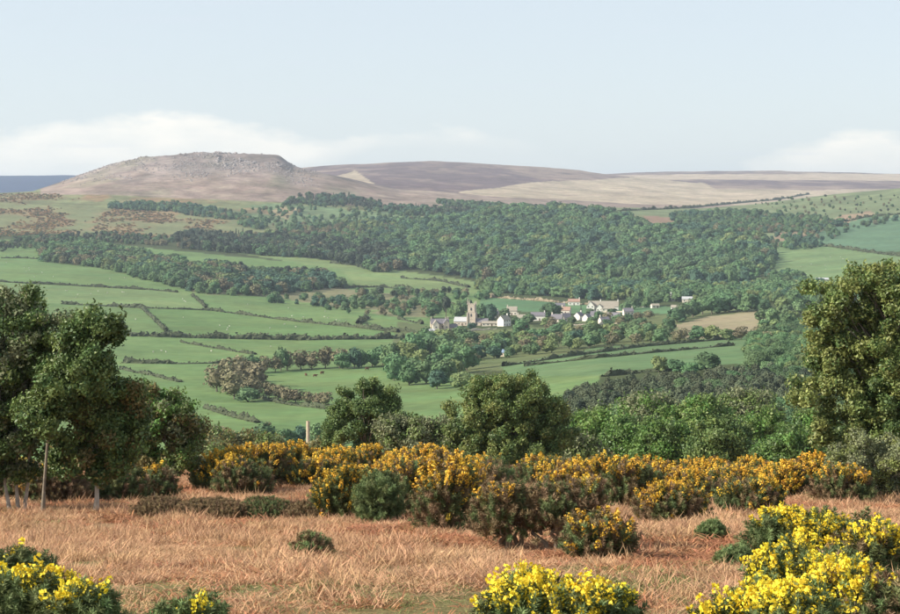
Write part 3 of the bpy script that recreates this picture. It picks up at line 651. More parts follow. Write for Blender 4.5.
for a in ((676, 372, 13, 22, 'mid', 'dark green bush, left one of the row'), (706, 371, 20, 30, 'mid', 'large dark green bush, right one of the row'), (690, 374, 12, 20, 'fresh', 'small fresh bush in the middle of the row')):
    far_tree(*a[:5], a[5] + ' below the right field', 'bushes below the right field', 500)
far_tree(756, 358, 16, 30, 'yellow', 'wide grey-green bush where the right field ends', None, 500)
# around the church
far_tree(459, 321, 22, 15, 'fresh', 'bright green tree left of the church tower', None, 1200)
far_tree(446, 317, 22, 15, 'pine', 'dark brown-green tree left of the bright green one by the church', None, 1200)
far_tree(482, 320, 18, 14, 'mid', 'dark green tree just right of the church tower', None, 1200)
far_tree(491, 322, 19, 14, 'blue', 'second dark green tree right of the church tower', None, 1200)
far_tree(472, 330, 8, 11, 'blue', 'small round yew in front of the church nave', None, 1150)
far_tree(521, 334, 17, 18, 'fresh', 'broad green tree right of the white gabled house', None, 1200)
far_tree(524, 334, 11, 8, 'copper', 'dark red copper beech in the middle of the village', None, 1150)
far_tree(551, 318, 17, 22, 'mid', 'broad dark green tree behind the low white cottage', None, 1200)
far_tree(581, 313, 9, 6, 'conifer', 'small dark conifer in front of the long farmhouse', None, 1200)
far_tree(433, 318, 15, 17, 'mid', 'green tree behind the stone manor', None, 1250)
tree_line([(626, 312), (640, 308), (655, 306)], 5, 13, 1.1, ['fresh', 'mid'], 'tree, {} between the long farmhouse and right cottages', 'trees between farmhouse and right cottages', 1200)
for vx, vy, vh, vw, vk, vl in ((516, 325, 9, 11, 'fresh', 'small fresh tree right of the white gabled house'), (529, 324, 12, 13, 'mid', 'dark tree covering the left end of the low white cottage'), (546, 326, 9, 12, 'yellow', 'yellow-green garden tree in front of the low white cottage'),
    (553, 327, 11, 12, 'brown', 'bare brown tree in front of the slate-roofed cottages'), (563, 327, 8, 12, 'fresh', 'fresh green garden tree in front of the narrow slate cottage'), (572, 324, 9, 9, 'mid', 'dark garden tree left of the pair of gabled cottages'),
    (591, 325, 9, 12, 'fresh', 'fresh green tree right of the pair of gabled cottages'), (608, 328, 9, 13, 'mid', 'dark tree in front of the white bungalow'), (620, 325, 9, 12, 'brown', 'bare brown tree right of the white bungalow'), (590, 314, 6, 9, 'mid', 'low dark tree in front of the left gable of the farmhouse'),
    (612, 314, 6, 10, 'mid', 'low dark tree in front of the right part of the farmhouse'), (505, 318, 10, 12, 'mid', 'dark tree behind the white gabled house'), (454, 331, 8, 9, 'mid', 'dark tree between manor and church')):
    far_tree(vx, vy, vh, vw, vk, vl, None, 1150)
tree_line([(598, 322), (625, 324), (650, 318)], 6, 11, 1.2, ['fresh', 'mid', 'brown'], 'garden tree, {} below the long white farmhouse', 'garden trees below the farmhouse', 1200)
far_tree(496, 354, 17, 20, 'mid', 'dark green tree left of the blue-roofed barn', None, 850)
far_tree(577, 348, 20, 20, 'blue', 'dense dark green tree above the right fields', None, 850)
tree_line([(205, 449), (240, 452), (265, 447)], 6, 24, 1.0, ['mid', 'brown', 'fresh'], 'scrubby tree, {} below the heath edge at left', 'scrub below the heath edge at left', None or 400)
for a in ((286, 448, 20, 26, 'mid', 'wide dark green tree left of the pale post'), (300, 446, 22, 16, 'blue', 'narrow bluish tree touching the pale post on its left'), (316, 446, 24, 20, 'fresh', 'fresh green tree touching the pale post on its right'), (268, 430, 9, 10, 'brown', 'tiny brown bush on the pasture left of the pale post'), (330, 446, 26, 20, 'yellow', 'yellow-green tree between pale post and dark green tree')):
    far_tree(*a[:5], a[5], 'small trees around the pale post', 420)

# ------------------------------------------------------------------ hedges and banks of the fields
M_hedge = mat('hedge', (.05, .062, .030), .35, .4, rnd=.15, coord='Object')
M_bank = mat('bank', (.20, .165, .11), .35, .4, rnd=.15)
def hedge(pts, w, h, label, group=None, dmin=450, material=None, step=2.4, gaps=.0):
    pts = np.array(pts, float); W_ = []
    seg = np.r_[0, np.cumsum(np.hypot(*np.diff(pts, axis=0).T))]
    for s in np.arange(0, seg[-1] + .01, 2.0):
        W_.append(hit(np.interp(s, seg, pts[:, 0]), np.interp(s, seg, pts[:, 1]), dmin)[:2])
    W_ = np.array(W_); sg = np.r_[0, np.cumsum(np.hypot(*np.diff(W_, axis=0).T))]
    s = np.arange(0, sg[-1], step); X = np.interp(s, sg, W_[:, 0]); Y = np.interp(s, sg, W_[:, 1])
    kx = np.convolve(np.pad(X, 3, mode='edge'), np.ones(7) / 7, 'valid'); ky = np.convolve(np.pad(Y, 3, mode='edge'), np.ones(7) / 7, 'valid'); X, Y = kx, ky
    Z = gz(X, Y); T = unit(np.stack([np.gradient(X), np.gradient(Y)], 1)); Nn = np.stack([-T[:, 1], T[:, 0]], 1)
    prof = [(-.5, -.3), (-.55, .35), (-.35, .85), (0, 1.0), (.35, .85), (.55, .35), (.5, -.3)]; k = len(prof); m_ = len(s)
    r = np.random.default_rng(len(label)); o = (X[0], Y[0], Z[0]); V = np.zeros((m_, k, 3))
    hh = h * (1 + .8 * fbm(s / 12, s * 0 + len(label), 3, 3) * 2 + .15 * r.normal(size=m_)).clip(.35, 2)
    for j, (a, b) in enumerate(prof):
        a_ = a * w * (1 + .22 * r.normal(size=m_)); b_ = b * hh * (1 + (.12 * r.normal(size=m_) if b > 0 else 0))
        V[:, j, 0] = X + Nn[:, 0] * a_ - o[0]; V[:, j, 1] = Y + Nn[:, 1] * a_ - o[1]; V[:, j, 2] = Z + b_ - o[2]
    Q = [(i * k + j, i * k + j + 1, (i + 1) * k + j + 1, (i + 1) * k + j) for i in range(m_ - 1) for j in range(k - 1)]
    mb = MB(); mb.add(V.reshape(-1, 3), Q)
    c = V[:, 1:-1].reshape(-1, 3); c = c[r.uniform(size=len(c)) < .8]; nn = unit(r.normal(size=c.shape) + [0, 0, .6]); v, q = quads(c + r.normal(size=c.shape) * w * .1, nn, w * .22 * r.uniform(.6, 1.4, len(c)), .7, 'q', r); mb.add(v, q)
    ob = mb.obj('hedge', material or M_hedge); ob.location = o; return tag(ob, label, 'hedge', group)
HD = [
    ([(-60, 279), (0, 282), (60, 285), (150, 290), (183, 293)], 2.6, 1.6, 'uppermost long hedge bank across the left pastures below the copse wood'),
    ([(192, 295), (200, 302), (208, 310)], 2.2, 1.5, 'short slanting hedge just below the left copse wood'),
    ([(60, 304), (140, 308), (207, 310), (300, 322), (360, 328), (402, 333)], 3.0, 1.9, 'second long hedge crossing the left pastures towards the manor'),
    ([(142, 308), (155, 320), (167, 332)], 2.4, 1.6, 'slanting hedge joining the second and third pasture hedges'),
    ([(100, 335), (200, 338), (300, 340), (383, 339), (433, 336)], 5.0, 2.8, 'thick dark third hedge across the left pastures'),
    ([(359, 324), (368, 317)], 4, 2.6, 'short dark hedge stub below the village at left'),
    ([(180, 342), (213, 348), (257, 355)], 2.2, 1.1, 'faint low bank slanting under the thick dark hedge'),
    ([(120, 363), (180, 364), (232, 363)], 3.0, 1.6, 'level hedge left of the brown copse'),
    ([(120, 369), (150, 375), (184, 383)], 2.5, 1.2, 'short slanting hedge beside the left birches'),
    ([(205, 408), (233, 417), (262, 424)], 2.0, 1.4, 'broken hedge low on the pasture under the brown copse'),
    ([(257, 398), (290, 405), (335, 410)], 2.0, 1.3, 'low hedge with brown bushes under the brown copse'),
    ([(500, 367), (560, 358), (640, 347), (743, 338)], 2.6, 1.5, 'upper hedge of the narrow right field'),
    ([(520, 367), (570, 361), (640, 354), (740, 345)], 2.0, 1.4, 'middle hedge dividing the narrow right field'),
    ([(600, 377), (650, 372), (700, 370)], 2.4, 1.5, 'lower hedge of the right field above the plantation'),
    ([(0, 258), (20, 258), (40, 259)], 3.6, 2.2, 'dark hedge stub left of the copse wood'),
    ([(813, 244), (840, 248), (862, 251), (905, 257)], 4.0, 2.6, 'hedge between the two green fields at far right'),
    ([(620, 211), (690, 208), (740, 203), (775, 200), (810, 194)], 5.0, 3.5, 'dark hedge along the brow below the pale moor'),
    ([(843, 222), (870, 216), (905, 214)], 5.0, 3, 'hedge above the upper green field at far right'),
    ([(330, 263), (360, 266), (390, 271)], 4.0, 2.2, 'dark hedge at the top of the pale field under the pine belt'),
    ([(345, 288), (380, 287), (420, 291), (465, 294)], 3.4, 2.4, 'hedge along the bottom of the pale field under the pine belt'),
    ([(400, 278), (440, 281), (470, 288)], 3.2, 2.0, 'brushy hedge between the pale field and the oak wood'),
    ([(484, 297), (540, 301), (600, 306)], 3.4, 2.0, 'pale brown bank between the strip wood and the field behind the church'),
    ([(365, 327), (400, 331), (426, 334)], 2.6, 1.6, 'hedge left of the stone manor'),
    ([(398, 319), (425, 325)], 2.6, 2.0, 'dark hedge on the rise left of the stone manor'),
]
for pts, w, h, lab in HD: hedge(pts, w, h, lab, 'hedges and banks between the fields', material=M_bank if 'bank' in lab and 'faint' not in lab and 'uppermost' not in lab else M_hedge)

# ------------------------------------------------------------------ boulders and clitter of the tor
def rock(seed):
    r = np.random.default_rng(seed); V, T = ICO1; v = V * (1 + .22 * r.normal(size=(len(V), 1))) * [1, .8, .6]; return v, [T], 0
M_rock = mat('granite', (.27, .24, .235), .3, .3, rnd=.15)
nr = 8000; rx = rng.uniform(60, 318, nr); Yr = rng.uniform(3560, 4010, nr); Xr = (rx - 450) / F * Yr; Zr = gz(Xr, Yr); pxr, pyr = to_px(Xr, Yr, Zr)
dens = np.clip(.35 + 2.2 * fbm(Xr / 90, Yr / 130, 3, 77), 0, 1) * np.clip((185 - pyr) / 20, .06, 1) * np.where((pxr > 180), 1.2, .7)
kp = rng.uniform(size=nr) < dens; Pr = np.stack([Xr, Yr, Zr], 1)[kp]; k = len(Pr)
o = scatter('boulders', [rock(i) for i in range(3)], Pr, rng.uniform(0, 6, (k, 3)) * [.1, .1, 1], rng.uniform(1.0, 2.7, k) ** 1.1 * np.where((pxr[kp] > 215) & (pyr[kp] < 166) & (rng.uniform(size=k) < .25), 2.1, 1), rng.integers(0, 3, k), [M_rock])
tag(o, 'grey granite boulders strewn over the crest of the rocky hill', 'boulders', kind='stuff')
# gorse and bracken bushes on the left heath and spring bushes on the moor edge
nb = 12000; bx = rng.uniform(-40, 290, nb); Yb = rng.uniform(2250, 3400, nb); Xb = (bx - 450) / F * Yb; Zb = gz(Xb, Yb); pb, qb = to_px(Xb, Yb, Zb)
kp = inpoly(pb, qb, [(-60, 192), (60, 194), (110, 206), (225, 222), (268, 232), (200, 238), (100, 240), (-60, 240)]) & (fbm(Xb / 45, Yb / 110, 4, 41) > rng.uniform(-.05, .3, nb))
kk = kp.sum(); M_br = mat('russet_scrub', (.24, .155, .07), .3, .5, rnd=.35, hue=.02); M_br2 = mat('olive_scrub', (.085, .095, .045), .3, .5, rnd=.3)
bl1 = crown(101, 90, 4, .5, .05, leaf=.1)
o = scatter('heath_scrub', [(*bl1, 0), (*bl1, 1)], np.stack([Xb, Yb, Zb], 1)[kp], np.stack([np.zeros(kk), np.zeros(kk), rng.uniform(0, 6, kk)], 1), np.stack([rng.uniform(3, 7, kk)] * 2 + [rng.uniform(1.4, 2.8, kk)], 1), rng.choice([0, 0, 1], kk), [M_br, M_br2])
tag(o, 'russet and olive scrub dotted over the left heath below the rocky hill', 'scrub', kind='stuff')

# ------------------------------------------------------------------ village
M_stone = mat('stone_wall', (.50, .43, .35), .25, 1.5); M_white = mat('whitewash', (.80, .77, .70), .06, 1.5); M_cream = mat('cream_render', (.68, .62, .52), .08, 1.5)
M_slate = mat('slate_roof', (.17, .16, .18), .2, 2); M_lead = mat('pale_roof', (.42, .43, .44), .12, 2); M_tile = mat('tile_roof', (.34, .22, .17), .2, 2); M_moss = mat('lichened_roof', (.30, .27, .22), .2, 2)
M_glass = mat('window_glass', (.05, .06, .07), .1, 2, rough=.15, spec=.5); M_blue = mat('blue_sheet_roof', (.20, .27, .38), .1, 2); M_wood = mat('old_wood', (.30, .25, .19), .3, 6); M_door = mat('dark_door', (.10, .06, .045), .2, 4)
def windows(parent, w, dd, h, n, floors, y, face=-1, wh=(.95, 1.15), name='window'):
    for fl in range(floors):
        zc = 1.5 + fl * 2.7
        if zc + .7 > h: continue
        for i in range(n):
            x = -w / 2 + w * (i + .5) / n
            if fl == 0 and i == n // 2 and n > 1 and name == 'window':
                d_ = MB(); d_.box(x - .5, x + .5, y - .04, y + .06, 0, 2.05); d_.obj('door', M_door, parent); continue
            fm = MB(); a, b = wh[0] / 2, wh[1] / 2
            for bx_ in ((x - a - .08, x - a, zc - b - .08, zc + b + .08), (x + a, x + a + .08, zc - b - .08, zc + b + .08), (x - a, x + a, zc + b, zc + b + .08), (x - a, x + a, zc - b - .08, zc - b)):
                fm.box(bx_[0], bx_[1], y - .06, y + .05, bx_[2], bx_[3])
            f = fm.obj('window', M_white, parent); g = MB(); g.box(x - a, x + a, y - .03, y + .03, zc - b, zc + b); g.obj('pane', M_glass, f)
def gable_house(t, w, d, h, rh, wall, roof, cx=0, cy=0, ov=.35, n=3, floors=2, chim=(-1, 1), along='x', cm=None):
    """walls with gables, a thick pitched roof with eaves, chimneys, windows and a door, under thing t"""
    sub = empty('wing', (0, 0, 0)) if False else None
    def T(V):
        V = np.asarray(V, float)
        if along == 'y': V = np.stack([-V[:, 1], V[:, 0], V[:, 2]], 1)
        return V + [cx, cy, 0]
    mb = MB(); V = [(-w/2, -d/2, -1.5), (w/2, -d/2, -1.5), (w/2, d/2, -1.5), (-w/2, d/2, -1.5), (-w/2, -d/2, h), (w/2, -d/2, h), (w/2, d/2, h), (-w/2, d/2, h), (-w/2, 0, h + rh), (w/2, 0, h + rh)]
    mb.add(T(V), [(0, 1, 5, 4), (1, 2, 6, 5), (2, 3, 7, 6), (3, 0, 4, 7)], [(4, 7, 8), (5, 9, 6)]); mb.obj('wall', wall, t)
    e = rh / (d / 2); rb = MB(); th = .22
    for s in (-1, 1):
        y1 = s * (d / 2 + ov); z1 = h - ov * e; P = [(-w/2 - .2, 0, h + rh), (w/2 + .2, 0, h + rh), (w/2 + .2, y1, z1), (-w/2 - .2, y1, z1)]
        P = np.array(P); rb.add(T(np.concatenate([P + [0, 0, .03], P + [0, 0, th]])), [(0, 1, 2, 3), (7, 6, 5, 4), (0, 4, 5, 1), (1, 5, 6, 2), (2, 6, 7, 3), (3, 7, 4, 0)])
    ro = rb.obj('roof', roof, t)
    for c in chim:
        cb = MB(); x = c * (w / 2 - .55)
        V0 = []; cbx = MB(); cbx.box(x - .45, x + .45, -.4, .4, h + rh - .9, h + rh + 1.2); cbx.box(x - .55, x + .55, -.5, .5, h + rh + 1.2, h + rh + 1.38)
        for px_ in (-.2, .2): cbx.tube([(x + px_, 0, h + rh + 1.38), (x + px_, 0, h + rh + 1.75)], [.13, .11], 6)
        cbx.V = [T(v) for v in cbx.V]; cbx.obj('chimney', cm or wall, ro)
    if along == 'x':
        q = empty('front', (cx, cy, 0)) if False else None
        windows_at(t, w, h, n, floors, cx, cy - d / 2)
    else:
        windows_at(t, d, h + rh * .3, 2 if d > 5 else 1, floors, cx, cy - w / 2)
def windows_at(t, w, h, n, floors, cx, y):
    for fl in range(floors):
        zc = 1.5 + fl * 2.7
        if zc + .6 > h: continue
        for i in range(n):
            x = cx - w / 2 + w * (i + .5) / n
            if fl == 0 and i == n // 2 and n > 1:
                d_ = MB(); d_.box(x - .5, x + .5, y - .05, y + .05, 0, 2.05); d_.obj('door', M_door, t); continue
            fm = MB(); a, b = .5, .6
            for q in ((x - a - .08, x - a, zc - b - .08, zc + b + .08), (x + a, x + a + .08, zc - b - .08, zc + b + .08), (x - a, x + a, zc + b, zc + b + .08), (x - a, x + a, zc - b - .08, zc - b)):
                fm.box(q[0], q[1], y - .07, y + .05, q[2], q[3])
            f = fm.obj('window', M_white, t); g = MB(); g.box(x - a, x + a, y - .03, y + .03, zc - b, zc + b); g.obj('pane', M_glass, f)
def place(name, px, row, rot, label, cat='house', group=None, dmin=1200, D=None):
    x, y, z = hit(px, row, dmin); t = empty(name, (x, y, z - .05), R(rot)); return tag(t, label, cat, group)
# church
t = place('church', 472, 325.5, -14, 'stone church with square pinnacled tower and long nave roofs', 'church')
tw = MB(); a = 2.9; Ht = 17.2
tw.box(-a, a, -a, a, -1.5, Ht)
for zz in (5.5, 11.2, 16.1): tw.box(-a - .16, a + .16, -a - .16, a + .16, zz, zz + .3)
for sx in (-1, 1):
    for sy in (-1, 1): tw.box(sx * a - .45 + sx * .3, sx * a + .45 + sx * .3, sy * a - .45 + sy * .3, sy * a + .45 + sy * .3, -1.5, 10.8)
tower = tw.obj('tower', M_stone, t)
bt = MB()
for k in range(5):
    u = -a + .35 + k * (2 * a - .7) / 4
    for sgn in (-1, 1): bt.box(u - .38, u + .38, sgn * (a - .1) - .25, sgn * (a - .1) + .25, Ht, Ht + .9); bt.box(sgn * (a - .1) - .25, sgn * (a - .1) + .25, u - .34, u + .34, Ht + .003, Ht + .88)
bt.obj('battlement', M_stone, tower)
for sx in (-1, 1):
    for sy in (-1, 1):
        p_ = MB(); hgt = 2.2 if (sx, sy) != (-1, -1) else 5.0
        p_.tube([(sx * a, sy * a, Ht + .2), (sx * a, sy * a, Ht + 1.4), (sx * a, sy * a, Ht + 1.4 + hgt)], [.50, .42, .03], 8); p_.obj('pinnacle', M_stone, tower)
for zz in (12.6, 7.6):
    lw = MB(); lw.box(-.55, .55, -a - .2, -a + .1, zz, zz + 1.9); lw.add([(-.55, -a - .2, zz + 1.9), (.55, -a - .2, zz + 1.9), (0, -a - .2, zz + 2.6)], T=[(0, 1, 2)]); lw.obj('louvre', M_glass, tower)
gable_house(t, 11.5, 7, 3.6, 3.2, M_stone, M_lead, -8.9, .4, n=4, floors=1, chim=())
gable_house(t, 10.5, 6, 3.3, 2.6, M_stone, M_slate, 8.4, .2, n=3, floors=1, chim=())
# manor
t = place('manor_house', 440, 332, 6, 'large pale stone manor with gables and tall chimneys at the left end of the village')
gable_house(t, 14, 7, 6.6, 3.4, M_stone, M_slate, 0, 3, n=4)
gable_house(t, 7, 4.6, 6.2, 3.0, M_cream, M_moss, -3.6, -2.2, n=2, chim=(), along='y')
gable_house(t, 6, 4.2, 7.2, 2.8, M_stone, M_slate, 4.6, -1.6, n=2, chim=(1,), along='y')
gable_house(t, 6.5, 5, 3.6, 2.2, M_stone, M_slate, 10.4, 2.4, n=2, floors=1, chim=())
HS = [ # px,row,rot,w,d,h,rh,wall,roof,n,floors,chim,label
    ('farm_shed', 429, 333, 4, 8, 4, 2.0, 1.1, M_cream, M_lead, 3, 1, (), 'small pale shed in the meadow left of the manor'),
    ('outhouse', 490, 326, -4, 13, 4.2, 2.4, 1.5, M_cream, M_moss, 4, 1, (), 'long low building between church and white gabled house'),
    ('cottage', 504, 326, 52, 10, 6.4, 5.2, 3.3, M_white, M_moss, 3, 2, (1,), 'white gabled house with a chimney right of the church'),
    ('cottage', 512, 315, -8, 9, 6, 4.2, 3.2, M_cream, M_moss, 3, 2, (-1,), 'grey-roofed cottage half hidden behind the white gabled house'),
    ('cottage', 538, 320.5, -6, 12, 5.6, 4.3, 2.6, M_white, M_slate, 4, 2, (1,), 'low white cottage with dark slate roof in front of the broad tree'),
    ('cottage', 557, 322, -22, 9.5, 6, 3.0, 3.4, M_cream, M_slate, 3, 1, (-1,), 'slate-roofed cottage behind the brown trees'),
    ('cottage', 566, 321, 30, 7.5, 5.6, 3.2, 3.3, M_cream, M_slate, 2, 1, (1,), 'narrow slate-roofed cottage next to the brown trees'),
    ('cottage', 579, 320, 58, 8, 5.6, 3.8, 2.7, M_white, M_slate, 2, 1, (1,), 'small white gabled cottage, left one of a pair'),
    ('cottage', 587, 321, 58, 7, 5.2, 3.4, 2.6, M_white, M_slate, 2, 1, (), 'small white gabled cottage, right one of a pair'),
    ('cottage', 574, 305, -4, 11, 5.5, 3.4, 2.4, M_white, M_tile, 3, 1, (1,), 'white cottage with pinkish tiled roof left of the long farmhouse'),
    ('cottage', 614, 320, -28, 11, 6.4, 3.2, 3.0, M_white, M_slate, 3, 1, (), 'white bungalow below the long farmhouse'),
    ('cottage', 658, 300, -10, 7.5, 5.5, 3.6, 2.4, M_cream, M_slate, 2, 1, (1,), 'small grey cottage at the left of the right hand cottages'),
    ('cottage', 675, 301, 12, 9, 5.5, 4.6, 2.6, M_white, M_slate, 3, 2, (-1, 1), 'white house with two chimneys at the right end of the village'),
    ('barn', 689, 302, -8, 13, 6, 3.0, 2.0, M_cream, M_lead, 3, 1, (), 'pale roofed barn furthest right in the village'),
    ('cottage', 677, 310, -14, 10, 5, 2.4, 1.8, M_white, M_moss, 3, 1, (), 'low whitish cottage below the two-chimney house'),
    ('barn', 655, 308, 10, 7, 5, 2.4, 1.5, M_cream, M_moss, 2, 1, (), 'small low outbuilding among bushes below the grey cottage'),
    ('barn', 506, 356, -35, 6, 4.5, 2.3, 1.3, M_stone, M_blue, 2, 1, (), 'blue-roofed barn among trees above the narrow field'),
    ('barn', 822, 281, -4, 13, 6, 2.0, 1.4, M_stone, M_lead, 4, 1, (), 'long pale barn at the foot of the far right field'),
    ('cottage', 494, 318, 20, 8, 5.5, 3.6, 2.6, M_cream, M_slate, 2, 1, (1,), 'small slate cottage just right of the church behind the long outbuilding'),
    ('cottage', 522, 322, -10, 8, 5.5, 3.6, 2.6, M_cream, M_moss, 2, 1, (-1,), 'small cream cottage between the white gabled house and the low white one'),
    ('cottage', 549, 316, 12, 8.5, 5.5, 4.0, 2.6, M_white, M_slate, 3, 1, (1,), 'white cottage behind the right end of the low white one'),
    ('cottage', 566, 314, -16, 8, 5.5, 3.6, 2.8, M_cream, M_tile, 3, 1, (-1,), 'cream cottage with tiled roof above the slate-roofed pair'),
    ('cottage', 596, 319, -12, 9, 5.5, 3.6, 2.8, M_white, M_slate, 3, 1, (1,), 'white cottage right of the pair of small gabled ones'),
    ('cottage', 604, 324, 24, 8, 5.2, 3.4, 2.4, M_cream, M_slate, 2, 1, (-1,), 'cream cottage in front of the white bungalow'),
    ('cottage', 628, 315, 10, 8.5, 5.4, 3.4, 2.6, M_cream, M_slate, 3, 1, (1,), 'cream slate-roofed cottage right of the white bungalow'),
    ('cottage', 641, 307, -18, 9, 5.4, 3.4, 2.4, M_white, M_moss, 3, 1, (1,), 'whitish cottage between the long farmhouse and the right end cottages'),
    ('cottage', 560, 309, 4, 9, 5.2, 3.2, 2.3, M_cream, M_slate, 3, 1, (1,), 'cream cottage left of the tiled one above the village'),
    ('cottage', 513, 208.5, 5, 12, 6, 3, 2.5, M_cream, M_slate, 3, 1, (), 'lone pale cottage in the shelterbelt under the moor'),
]
for nm, px, row, rot, w, d_, h, rh, wl, rf, n, fl, ch, lab in HS:
    t = place(nm, px, row, rot, lab, 'barn' if nm == 'barn' else 'shed' if nm == 'farm_shed' else 'house', None, 700 if px == 506 else 2500 if row < 210 else 1200)
    gable_house(t, w, d_, h, rh, wl, rf, n=n, floors=fl, chim=ch)
t = place('farmhouse', 600, 311, -7, 'long white farmhouse with grey roof, the largest building on the right of the village')
gable_house(t, 27, 8, 4.4, 4.4, M_white, M_moss, 3, 3, n=7, chim=(-.2, 1))
gable_house(t, 8, 7, 4.6, 4.2, M_white, M_moss, -8.4, -1.5, n=2, chim=(), along='y')
gable_house(t, 6, 5.4, 3.2, 3.2, M_white, M_moss, -.4, -2.6, n=2, chim=(), along='y')
gable_house(t, 11, 5, 2.6, 1.6, M_cream, M_moss, 7.2, -3.6, n=3, floors=1, chim=())
for pts_, lab_ in (([(446, 334), (470, 331), (500, 329)], 'stone garden wall in front of the church'), ([(560, 326), (590, 325), (625, 323)], 'stone garden wall below the small white cottages'), ([(590, 313), (630, 312)], 'stone yard wall below the long farmhouse')):
    o = hedge(pts_, .9, 1.3, lab_, 'stone walls in the village', 1150, M_stone, 2.0); o.name = 'stone_wall'; o['category'] = 'wall'; o['kind'] = 'thing'
# post standing below the heath edge
x, y, z = hit(308, 463, 20, 112)
D_ = 150; x = (308 - 450) / F * D_; z = gz1(x, D_); ztop = -(421 - YH) / F * D_
pb_ = MB(); pb_.tube([(0, 0, -.3), (.02, 0, (ztop - z) * .6), (0, 0, ztop - z)], [.20, .17, .15], 8)
o = pb_.obj('wooden_post', mat('weathered_wood', (.46, .38, .28), .2, 5)); o.location = (x, D_, z); tag(o, 'pale weathered post standing behind the gorse', 'post')

# sheep and cattle on the pastures
def beast(L_, Hh, mb, r=1.0):
    """one continuous body: barrel, neck, head, four legs"""
    me = bpy.data.meshes.new('animal')
    vs = [(0, 0, .66), (.30, 0, .67), (.42, 0, .74), (.54, 0, .86), (.68, 0, .80), (-.30, 0, .68), (-.42, 0, .66)]; es = [(0, 1), (1, 2), (2, 3), (3, 4), (0, 5), (5, 6)]
    rd = [.21, .20, .14, .09, .05, .20, .12]
    for sx, root in ((.30, 1), (-.32, 5)):
        for sy in (-1, 1):
            i = len(vs); bk = -.05 if sx < 0 else .02
            vs += [(sx, sy * .10, .46), (sx + bk, sy * .11, .24), (sx, sy * .11, 0)]; es += [(root, i), (i, i + 1), (i + 1, i + 2)]; rd += [.09, .045, .035]
    me.from_pydata([(x * L_, y * L_, z * Hh) for x, y, z in vs], es, []); o = bpy.data.objects.new('tmp', me); COL.objects.link(o)
    sk = o.modifiers.new('s', 'SKIN')
    for i, q in enumerate(rd): me.skin_vertices[0].data[i].radius = (q * L_, q * L_)
    me.skin_vertices[0].data[0].use_root = True
    bpy.context.view_layer.update(); ev = o.evaluated_get(bpy.context.evaluated_depsgraph_get()); m2 = bpy.data.meshes.new_from_object(ev)
    bpy.data.objects.remove(o); m2.materials.clear(); m2.materials.append(mb); return m2
sheep_me = beast(1.25, .95, mat('fleece', (.55, .53, .46), .1, 9)); cow_me = beast(2.3, 1.45, mat('red_brown_hide', (.13, .06, .035), .2, 3))
r_ = random.Random(4); nsh = 0
for poly, n in (([(0, 262), (60, 268), (150, 282), (20, 278)], 10), ([(60, 288), (180, 296), (190, 306), (70, 300)], 12), ([(215, 300), (340, 313), (350, 322), (240, 314)], 11), ([(110, 314), (140, 312), (160, 330), (110, 330)], 5), ([(170, 315), (330, 328), (330, 335), (180, 330)], 8), ([(130, 342), (330, 345), (330, 350), (140, 358)], 6), ([(820, 255), (855, 258), (840, 270), (790, 268)], 9)):
    g_l = {10: 'topmost left pasture', 12: 'upper left pasture between hedges', 11: 'upper pasture right of the slanting hedge', 5: 'small field by the slanting hedge', 8: 'third left pasture', 6: 'pasture below the thick hedge', 9: 'pale field at far right'}[n]
    while n:
        qx, qy = r_.uniform(min(p[0] for p in poly), max(p[0] for p in poly)), r_.uniform(min(p[1] for p in poly), max(p[1] for p in poly))
        if not inpoly(np.array([qx]), np.array([qy]), poly)[0]: continue
        n -= 1; x, y, z = hit(qx, qy, 700); o = link('sheep', sheep_me); o.location = (x, y, z); o.rotation_euler = (0, 0, r_.uniform(0, 6.28)); o.scale = (.95,) * 3
        tag(o, 'white sheep grazing, ' + where(qx, [p[0] for p in poly], qy, [p[1] for p in poly]) + ' in the ' + g_l + (' at left edge' if n > 100 else ''), 'sheep', 'sheep in the ' + g_l)
for i, (qx, qy) in enumerate([(315, 377), (306, 376), (322, 374), (367, 370)]):
    x, y, z = hit(qx, qy, 600); o = link('cow', cow_me); o.location = (x, y, z); o.rotation_euler = (0, 0, r_.uniform(0, 6.28))
    tag(o, ['dark cow in the middle of the group below the curved hedge line', 'dark cow at the left end of the group below the curved hedge line', 'dark cow at the right of the group below the curved hedge line', 'lone dark cow far right under the green trees'][i], 'cow', 'cattle below the curved hedge line')

# ------------------------------------------------------------------ foreground trees
M_birch = mat('birch_bark', (.40, .36, .31), .35, 6, rough=.7); M_oakb = mat('grey_bark', (.20, .17, .13), .3, 6)
M_olive = mat('leaves_olive', (.155, .215, .065), .3, .9, rnd=.28, hue=.015, leaf=.22, rough=.5, spec=.35)
M_dark = mat('leaves_dark', (.100, .160, .052), .3, .9, rnd=.28, hue=.02, leaf=.2, rough=.5, spec=.35)
M_bright = mat('leaves_bright', (.140, .250, .060), .3, .9, rnd=.25, hue=.02, leaf=.25, rough=.5, spec=.35)
M_gold = mat('leaves_gold_olive', (.220, .255, .080), .3, .9, rnd=.28, hue=.015, leaf=.22, rough=.5, spec=.35)
M_greyg = mat('leaves_grey_green', (.200, .220, .120), .3, .9, rnd=.25, hue=.015, leaf=.2, rough=.6)
M_rust = mat('leaves_bronze', (.19, .16, .06), .3, .9, rnd=.28, hue=.015, leaf=.2, rough=.6)
